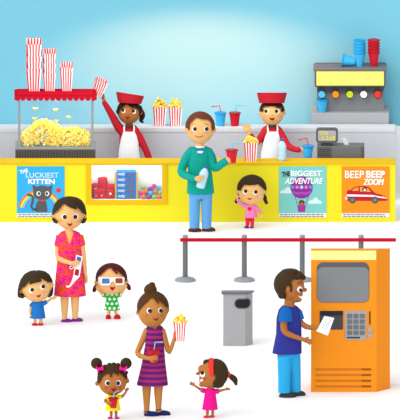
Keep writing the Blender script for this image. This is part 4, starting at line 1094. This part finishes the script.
# ---------------------------------------------------------------- woman in the striped dress
f = Figure('person in purple striped dress with a hair bun holding popcorn and a red cup', 153, 415.6, TAN)
f.head(152.6, 309.2, 15, 17.4, 13.6); f.ear(138, 312.4, 2.1); f.ear(167.4, 309.8, 2.1); f.nose(156.4, 314.6, 1.1)
f.neck(154, 322, 154, 332, 4)
f.add(f.loft([(327.4, 147, 161, 3.8), (330, 145, 164, 5), (340, 145.6, 163.6, 6.4), (360, 144, 164, 7), (383, 141, 165, 8)]))
f.add(f.tube([(146.4, 331), (140, 346, 0), (137, 353, -1), (140.6, 356.4, -7), (149, 358.4, -23)], [3.2, 2.9, 2.8, 2.6, 1.9], smooth=1)); f.hand((148.6, 358.6, -23.4), (1, .0, .1), (0, 1, 0), 9.6, 1, .26, .12, 46)
f.add(f.tube([(162.6, 331), (166.2, 343, -1), (168.4, 353, -3), (171, 349, -6), (175, 336.6, -9)], [3.1, 2.7, 2.6, 2.3, 1.7], smooth=1)); f.hand((174.8, 337, -9), (.25, -.3, 1), (.5, 1, 0), 9.6, 1, .3, .14, 30)
f.add(f.loft([(378, 141.4, 152, 5), (394, 142.6, 150.6, 4), (413.6, 144.4, 149, 2.7)]), f.loft([(378, 153.6, 164, 5), (394, 154.2, 162.4, 4), (412, 156.2, 161, 2.7)]))
f.make_body()
f.wear('dress', [f.loft([(325.6, 148.4, 161.4, 4.2), (327.4, 146.2, 163, 5.4), (332, 145.4, 163.6, 6.6), (344, 145.2, 164, 7.4), (362, 142, 165.4, 8.4), (384.8, 136.6, 168.2, 10.4)], e=2.2)], band_mat('#5a1a6e', '#a3286a', 5.55, .5, 'purple_striped_cotton', .1),
       [([(149.8, 318), (159.6, 318), (159, 326.6), (156.6, 328.8), (153.4, 328.8), (150.6, 326.8)], 0)])
hm = mat('#4d2f12')
hair = [f.blob(153, 307, 16.2, 16.4, 14.6), f.blob(150.4, 290, 6.6, 6.4, 6.2, 2), f.blob(152, 284.6, 3.4, 2.6, 3, 2), f.blob(156.4, 294, 2, 2.4, 2.4, 1)]
f.wear('hair', hair, hm, [([(138.6, 314), (139, 310.4), (143, 305.6), (149, 299.8), (152.6, 296.6), (154, 299), (157.6, 303.2), (159.4, 303.4), (156.4, 298.6), (160.6, 301.6), (165.6, 305.6), (167.4, 307.2), (171, 306.6), (172, 314), (166, 320), (162, 332), (143, 332), (139.6, 320), (134, 316), (134.6, 309.8), (137, 310)], .5)])
f.eye(149.2, 310.7, 2.8, 149.9, 310.9, 1.65); f.eye(160.6, 310.5, 2.8, 161, 310.7, 1.65)
f.patch('mouth', [(153.4, 318.2), (155.8, 319), (158, 317.6), (157.8, 319.6), (156.4, 320.6), (154.6, 320)], MOUTH, off=.2)
f.cheeks([(146.8, 316), (161.8, 315)], mat('#bf6a40'), 2)
NV = mat('#1c2a66')
f.shoe(144, 159.4, 412, 416.6, NV, -1, 3.4); f.shoe(155.6, 170.6, 410, 414.6, NV, 3, 3.4)
for u0_, v_, d_ in ((146.7, 411.6, 0), (158.6, 409.8, 0)):
    f.part('shoe_strap', tube([f.P(u0_ + 2.9*math.cos(a), v_ - .9*math.sin(a)*0 - .5*math.cos(a), d_ + 2.9*math.sin(a)) for a in [6.2832*i/16 for i in range(17)]], .5, 8), NV, smooth=True)
y = f.y - 9
filled('full striped popcorn box held up by the woman in the striped dress', 'popcorn heaped in the held box', 180.4, y, zof(341.4, y-3.5), 9.6, 13.4, 19.4, 0, 8.6)
y = f.y - 14.4
cup('red cup with pale blue bent straw held by the woman in stripes', 153.6, y, zof(363, y-4), 4, 5.7, 13, True, [(.6, -.2), (1.6, 7.4), (9.6, 7.6)], group='cups with straws')

# ---------------------------------------------------------------- girl in yellow
f = Figure('child in yellow dress with two hair buns and pink bows, drinking', 113, 418.6, BROWN, vox=KV)
f.head(112.4, 380, 14.6, 14.4, 12.8); f.ear(97, 383.4, 2.0); f.ear(127.4, 380.8, 2.0); f.nose(113.2, 386, 1.0)
f.neck(113, 391, 113, 399, 2.3)
f.add(f.loft([(395.6, 110, 116.6, 2.6), (398, 108.4, 118.2, 3.3), (410, 106.6, 119, 4.8)]))
f.add(f.tube([(108.4, 398.4), (104.4, 401, -3), (107.6, 403, -15.6)], [1.8, 1.5, 1.1], smooth=1)); f.hand((107, 403.2, -16), (1, .05, .05), (0, 1, 0), 4.8, 1, .22, .12)
f.add(f.tube([(117.8, 398.4), (123, 396.2, -1), (126.2, 391.4, -2.5)], [1.8, 1.5, 1.1], smooth=1)); f.hand((126, 391.8, -2.5), (.5, -.1, 1), (.1, -1, 0), 5, 1, .12, .26)
f.add(f.loft([(408, 109.4, 113, 2.1), (417.4, 109.9, 112.3, 1.5)]), f.loft([(408, 114, 117.8, 2.1), (417.2, 114.9, 117.3, 1.5)]))
f.make_body()
f.wear('dress', [f.loft([(394, 110.4, 116.2, 2.8), (395.4, 107.8, 118.6, 3.6), (400, 107, 119, 4.4), (410, 105, 120.8, 5.6)]),
                 f.tube([(109.4, 397.8, 0), (106, 399.8, -1)], [2.3, 2.1], flat=True), f.tube([(117, 397.8, 0), (121.6, 396.4, -.8)], [2.3, 2.1], flat=True)], mat('#fdee12'))
hm = mat('#3c2914')
curl = [f.blob(112.4, 378.4, 15.4, 15, 14)] + [f.blob(u, v, 2.3, 2, 2.4, -1) for u, v in ((105, 366.4), (109.4, 364.6), (113.8, 364.2), (118, 364.8), (121.8, 367), (99.6, 373.6), (126, 372.6))]
hair = curl + [f.blob(96.6, 363.4, 5.8, 5.8, 5.6, 2), f.blob(126, 363.4, 5.8, 5.8, 5.6, 2)] + [f.tube([(98, 367, 2), (102, 371, 1)], [2.4, 3]), f.tube([(124.6, 367, 2), (121, 371, 1)], [2.4, 3])]
f.wear('hair', hair, hm, [([(98.8, 384), (100.6, 381), (102, 376.6), (105.4, 373.8), (109.4, 373), (110.2, 377), (111.4, 377.6), (112, 372.8), (115.2, 372.4), (117.6, 375.4), (118.8, 375), (118.2, 371.6), (121.4, 373.8), (123.8, 375.8), (125.4, 378.6), (128.6, 378), (131, 380), (128, 385), (125, 397), (100, 397), (97, 387), (93.6, 386), (94, 381), (96.6, 380.6)], .5)])
PK = mat('#f0148f')
for u, s in ((99.6, -1), (123.4, 1)):
    b = f.wear('hair_bow', [extrude_poly([f.P(u+s*(a), 369.6+b_, -9) for a, b_ in ((-3.4, -3.4), (0, -.4), (4, -2.8), (1.8, 3.6), (-.4, .6), (-4.4, .8))], (0, 9, 0))], PK, vox=.3, smooth=2)
f.eye(107.6, 383, 2.8, 107.9, 383.2, 1.6); f.eye(118.4, 383, 2.8, 118.1, 383.2, 1.6)
f.patch('mouth', [(111.2, 388.2), (113.6, 388.8), (116.2, 388), (115.4, 390), (113.8, 391.4), (112.2, 390.2)], MOUTH, off=.2)
f.cheeks([(106.4, 387.6), (120, 387.4)], mat('#a8552f'), 1.7)
f.shoe(107.6, 112.6, 416.8, 419, mat('#c01a8c'), -1, 1.8); f.shoe(114.6, 119.4, 416.6, 418.8, mat('#c01a8c'), -1, 1.8)
y = f.y - 9
cup('small red cup with pale blue straw held by the girl in yellow', 113.2, y, zof(408.2, y-3), 3.2, 4.5, 10.2, True, [(.3, -.2), (1, 5), (5.2, 7.2)], group='cups with straws')

# ---------------------------------------------------------------- girl in magenta, side view
f = Figure('child in magenta dress and red hairband with arms spread, seen side on', 211, 417.6, BROWN, vox=KV)
f.add(f.blob(212.6, 373.4, 13.4, 13.8, 11.6), f.blob(206.6, 379.4, 7.6, 8.2, 8.2), f.blob(197.6, 373.6, 1.9, 1.7, 1.7), f.blob(201.4, 369.4, 3.4, 4.6, 5), f.blob(201.8, 384.4, 2.8, 2.6, 4))
f.hd = (210, 375, 13, 14, 11)
f.add(f.blob(213.6, 377.4, 2.2, 2.9, 1.4, -11))
f.neck(210, 384, 210.4, 393, 2.5)
f.add(f.loft([(389.6, 206.6, 214, 2.6), (392, 205, 216, 3.3), (409, 203.6, 216.8, 4.6)]))
f.add(f.tube([(205.6, 392), (199.4, 388.8, -3), (194.4, 385.4, -5)], [1.8, 1.4, 1.0])); f.hand((194.6, 385.6, -5), (-1, 0, .62), (-.3, -1, .3), 5.8, -1, .1, .26)
f.add(f.tube([(214.6, 391.8), (221, 390.6, -2), (225.6, 389.4, -3)], [1.8, 1.4, 1.0])); f.hand((225.2, 389.6, -3), (1, 0, .2), (.2, -1, -.3), 5.2, 1, .18, .12)
f.add(f.loft([(407, 205.6, 209.2, 2.1, -.5), (416, 206, 208.6, 1.5, -.5)]), f.loft([(407, 211, 214.6, 2.1, .5), (416, 211.4, 213.8, 1.5, .5)]))
f.make_body()
f.wear('dress', [f.loft([(388, 207.2, 213.4, 2.8), (389.4, 205.2, 216, 3.5), (394, 204.6, 215.8, 4.2), (409.4, 202, 218, 5.4)]),
                 f.tube([(207, 391.4, 0), (201.4, 390, -2)], [2.5, 2.6], flat=True), f.tube([(214, 391.4, 0), (218.8, 391.2, -1)], [2.5, 2.7], flat=True)], mat('#ec0f8c'))
hm = mat('#3c2b14')
hair = [f.blob(215.2, 373.2, 13.4, 14.8, 12.8), f.blob(206.4, 362.6, 3.4, 3.4, 4), f.blob(210, 361.4, 3, 3, 5), f.blob(204.6, 364.6, 1.9, 1.9, 3), f.blob(218, 382.6, 6.6, 5.6, 8),
        f.tube([(227.6, 374.4, 0), (231.4, 376.6, 0), (235, 379.6, 0), (236, 384, 0)], [1.4, 3, 3.2, 1.6], smooth=1)]
f.wear('hair', hair, hm, [([(213.2, 391), (213, 382), (214.6, 381.2), (216, 378), (215.4, 374.4), (213.4, 373.8), (212.2, 371), (211.4, 368.6), (208.8, 367), (206.4, 367.6), (203, 366.4), (201, 364.4), (196, 364), (190, 370), (192, 391)], 90)])
f.wear('hairband', [f.tube([(211 + .2*k, 374.6 - 15.4*math.sin(math.pi*i/20), -13.3*math.cos(math.pi*i/20)) for i in range(21)], 1.5) for k in (-3, 0, 3, 6)], mat('#f0362f'), vox=.3)
f.wear('hair_tie', [f.blob(229, 374.4, 1.5, 3.2, 3)], mat('#f0362f'))
f.patch('eye', ell(202.4, 374.4, 2.6, 2.9), WHITE_EYE, off=.25); f.patch('pupil', ell(202.2, 373, 1.9, 1.9, 14), BLACK, off=.45)
f.patch('mouth', [(198.9, 379.2), (201.4, 379.8), (203, 379), (202, 381.2), (200, 381.6)], WHITE_EYE, off=.2)
f.cheeks([(204.8, 378.8)], mat('#b0522f'), 1.8)
f.shoe(203.4, 209.4, 415.4, 417.9, mat('#e0283a'), -1, 1.8); f.shoe(209.2, 214.8, 415.2, 417.7, mat('#e0283a'), 1, 1.8)

# ---------------------------------------------------------------- man at the ticket machine, side view
f = Figure('person in blue shirt and turquoise trousers taking a ticket from the orange machine', 289, 396.2, BROWN)
f.add(f.blob(291, 286, 13.4, 14.6, 12.6), f.blob(295.6, 294.4, 7.4, 8.2, 8.4), f.blob(304.6, 289.8, 2.6, 2.2, 2.3), f.blob(300.4, 283.4, 3.6, 5, 6), f.blob(298.6, 299.4, 3.2, 3, 4.6), f.blob(300.8, 295.8, 2, 2.4, 4))
f.hd = (293, 288, 12, 14, 12)
f.add(f.blob(288.2, 289.4, 2.3, 3.5, 1.5, -12))
f.neck(290, 296, 288.8, 310, 5)
f.add(f.loft([(305, 283, 295.6, 4.6), (309, 280, 299, 7), (325, 278.4, 299, 6.6), (350, 278, 298.6, 5.6)]))
f.add(f.tube([(285.6, 313, -7), (283.6, 324, -8.6), (284.2, 331.4, -9.6), (290, 335, -11), (303.6, 339.6, -12)], [3.8, 3.6, 3.4, 2.9, 2.0], smooth=1)); f.hand((303.2, 339.4, -12), (1, 0, -.34), (.1, -1, -.2), 10, 1, .18, .26, 46)
f.add(f.tube([(294.6, 313, 3), (299.6, 322, 1.4), (308, 328, -1), (317.6, 326.6, -5)], [3.4, 3.2, 2.7, 2.0], smooth=1)); f.hand((317.4, 326.6, -5), (1, -.05, .3), (.1, 1, -.2), 9.4, 1, .25, .1, 42)
f.add(f.loft([(350, 278.6, 289, 3.8, -2.4), (391, 281, 288, 3, -4.2)]), f.loft([(350, 289, 299, 3.8, 2.4), (391, 291.4, 298.6, 3, 3.8)]))
f.make_body()
TQ = mat('#2cabe4')
f.wear('trousers', [f.loft([(346, 276.6, 300.2, 7.4), (354, 277, 300.4, 7), (358, 277.4, 291.4, 6, -2.4), (376, 278, 290.6, 5, -4), (392.6, 278.2, 290.2, 4.6, -4.4)]), f.loft([(346, 284, 300.2, 7), (358, 287, 300.6, 6, 2.4), (376, 288.4, 300.8, 5, 3.6), (391.8, 289, 300.8, 4.6, 3.8)])], TQ)
VB, BL = mat('#2f3490'), mat('#0a63b2')
f.wear('tunic', [f.loft([(304.6, 284.2, 294, 4.4), (306.4, 281.4, 297.2, 6.2), (310, 278.4, 299.6, 7.6), (318, 276.4, 301.4, 8.4), (334, 276, 301.6, 8.8), (346, 273.6, 301.6, 9), (353, 272.2, 301.8, 9.2)], e=2.2)], VB, [([(284, 298), (297, 298), (296.6, 304.6), (293.6, 307), (288, 306.6), (284.6, 304.6)], 0)])
f.wear('shirt_sleeve', [f.tube([(287.4, 308.4, -5), (286, 313.6, -7.6), (285.6, 321.6, -9)], [4.6, 6.8, 7.2], flat=True)], BL); f.wear('shirt_sleeve', [f.tube([(293.6, 308.6, 2.5), (297.6, 313.6, 2), (300.6, 320.2, 1)], [4.4, 5.4, 4.2], flat=True)], BL)
hm = mat('#3c2a14')
hair = [f.blob(288.6, 284.4, 15, 15.4, 13.8), f.blob(298.2, 276, 5.2, 5.2, 8.4), f.blob(303.2, 277.4, 2.6, 3, 5.4), f.blob(290, 271.6, 9, 3.4, 8), f.blob(281.6, 293, 4.4, 6, 7)]
f.wear('hair', hair, hm, [([(285, 314), (284.4, 302), (286.4, 296), (285, 292), (285.6, 286.6), (288.2, 285), (290.4, 287.4), (290.4, 292), (292, 292), (292.4, 286.4), (291, 282.4), (293.6, 278.8), (297.4, 280), (300.6, 278.6), (304.4, 280.4), (314, 279), (318, 300), (310, 314)], 90)])
f.patch('eye', ell(299.8, 289.4, 2.7, 3.0), WHITE_EYE, off=.25); f.patch('pupil', ell(300.7, 290.2, 1.7, 1.8, 14), BLACK, off=.45)
f.patch('mouth', [(298.6, 295.8), (300.6, 296.6), (302.8, 295.6), (302, 298), (300.4, 298.2)], WHITE_EYE, off=.2)
brow(f, [(297.4, 284), (299.4, 282.4), (301.8, 282.6)], hm, .8)
f.cheeks([(296.4, 293.4)], mat('#b8603a'), 1.9)
f.shoe(279, 296.4, 391.6, 396.6, mat('#3a3a3c'), -4.2, 4.2); f.shoe(289.4, 305.6, 391.2, 396, mat('#3a3a3c'), 4, 4.2)
ty_ = f.y - 7.4
t = Thing('paper_ticket', 'white printed ticket in the hand of the man at the machine', 'ticket', 325, ty_, zof(336, ty_))
t.plate('paper', [(324.4, 316), (334.2, 318), (327.8, 335.6), (316.4, 331.2)], 0, .3, WHITE)
ln = []
for k in range(6):
    q = k/6; a, b = (325.6-6.4*q*.8, 319.4+12*q*.8), (331.6-5*q*.8, 320.6+13*q*.8)
    ln.append(t.plate_geo(stroke([(a[0]+.2, a[1]), (a[0]+2, a[1]+.4)], .45), -.15, .2)); ln.append(t.plate_geo(stroke([(a[0]+3, a[1]+.65), (b[0]-.6, b[1])], .45), -.15, .2))
t.part('small_print', join(*ln), mat('#8a8c90'))
# ================================================================== light
w = bpy.data.worlds.new('soft_daylight'); bpy.context.scene.world = w; w.use_nodes = True
n, l = w.node_tree.nodes, w.node_tree.links; bg = n['Background']
tc = n.new('ShaderNodeTexCoord'); dp = n.new('ShaderNodeVectorMath'); dp.operation = 'DOT_PRODUCT'
l.new(tc.outputs['Generated'], dp.inputs[0]); dp.inputs[1].default_value = Vector((-.62, -.5, .6)).normalized()
mr = n.new('ShaderNodeMapRange'); l.new(dp.outputs['Value'], mr.inputs[0])
mr.inputs[1].default_value = -1; mr.inputs[2].default_value = 1; mr.inputs[3].default_value = WORLD_LO; mr.inputs[4].default_value = WORLD_HI
l.new(mr.outputs[0], bg.inputs['Strength']); bg.inputs['Color'].default_value = (.97, .985, 1, 1)

def spot(name, loc, aim, power, size, col, blend=1.0, rad=.3):
    d = bpy.data.lights.new(name, 'SPOT'); d.energy = power; d.spot_size = math.radians(size); d.spot_blend = blend; d.color = col; d.shadow_soft_size = rad
    o = bpy.data.objects.new(name, d); COL.objects.link(o); o.location = Vector(loc)/M
    o.rotation_euler = (Vector(aim)-Vector(loc)).to_track_quat('-Z', 'Y').to_euler(); return o
wl = spot('wall_oval_fill', (0, -40, 330), (0, 167, 122), SPOT_W, 22, (1, .24, .07), 1.0, .05)  # added orange spot out of view, paling the middle of the blue wall
wl.scale = (3.4, 1, 1)
for u in (70, 155, 245, 330):                    # added fill spots, unseen overhead, brightening the staff and back counter
    spot('aisle_fill', (u-200, -70, 330), (u-200, 80, 95), AISLE_FILL_W, 62, (.97, .98, 1), 1.0, .45)

sd = bpy.data.lights.new('low_sun', 'SUN'); sd.energy = SUN_E*math.pi; sd.angle = math.radians(50); sd.color = (1, .98, .95)
so = bpy.data.objects.new('low_sun', sd); COL.objects.link(so); so.rotation_euler = Vector((.72, .5, -.55)).to_track_quat('-Z', 'Y').to_euler()
def area(name, loc, aim, power, sx, sy, col=(1, 1, 1)):
    d = bpy.data.lights.new(name, 'AREA'); d.shape = 'RECTANGLE'; d.size = sx/M; d.size_y = sy/M; d.energy = power; d.color = col
    o = bpy.data.objects.new(name, d); COL.objects.link(o); o.location = Vector(loc)/M
    o.rotation_euler = (Vector(aim)-Vector(loc)).to_track_quat('-Z', 'Y').to_euler(); return o
# added unseen fill lights brightening the popcorn heap and the sweet case interior
zl_ = ZS + ztop_machine - 9
area('popcorn_heap_fill', (55.5-200, MY+9, zl_), (55.5-200, MY+12, zl_-30), HEAP_FILL_W, 66, 10, (1, .97, .88))
area('sweet_case_fill', (127-200, 3.2, cz1-.6), (127-200, 11, cz0), CASE_W, 66, 2)

# ================================================================== camera
cd = bpy.data.cameras.new('camera'); cd.type = 'ORTHO'; cd.ortho_scale = 420/M; cd.clip_end = 200
cam = bpy.data.objects.new('camera', cd); COL.objects.link(cam)
# the picture's middle row is v = 210
mid = Vector((0, 0, (222-210)/C))
cam.location = (mid - VIEW*2400)/M
cam.rotation_euler = VIEW.to_track_quat('-Z', 'Y').to_euler()
sc = bpy.context.scene; sc.camera = cam
sc.view_settings.view_transform = 'Standard'; sc.view_settings.look = 'None'
sc.view_settings.exposure = 0; sc.view_settings.gamma = 1
sc.cycles.max_bounces = 6; sc.cycles.diffuse_bounces = 3; sc.cycles.transparent_max_bounces = 12
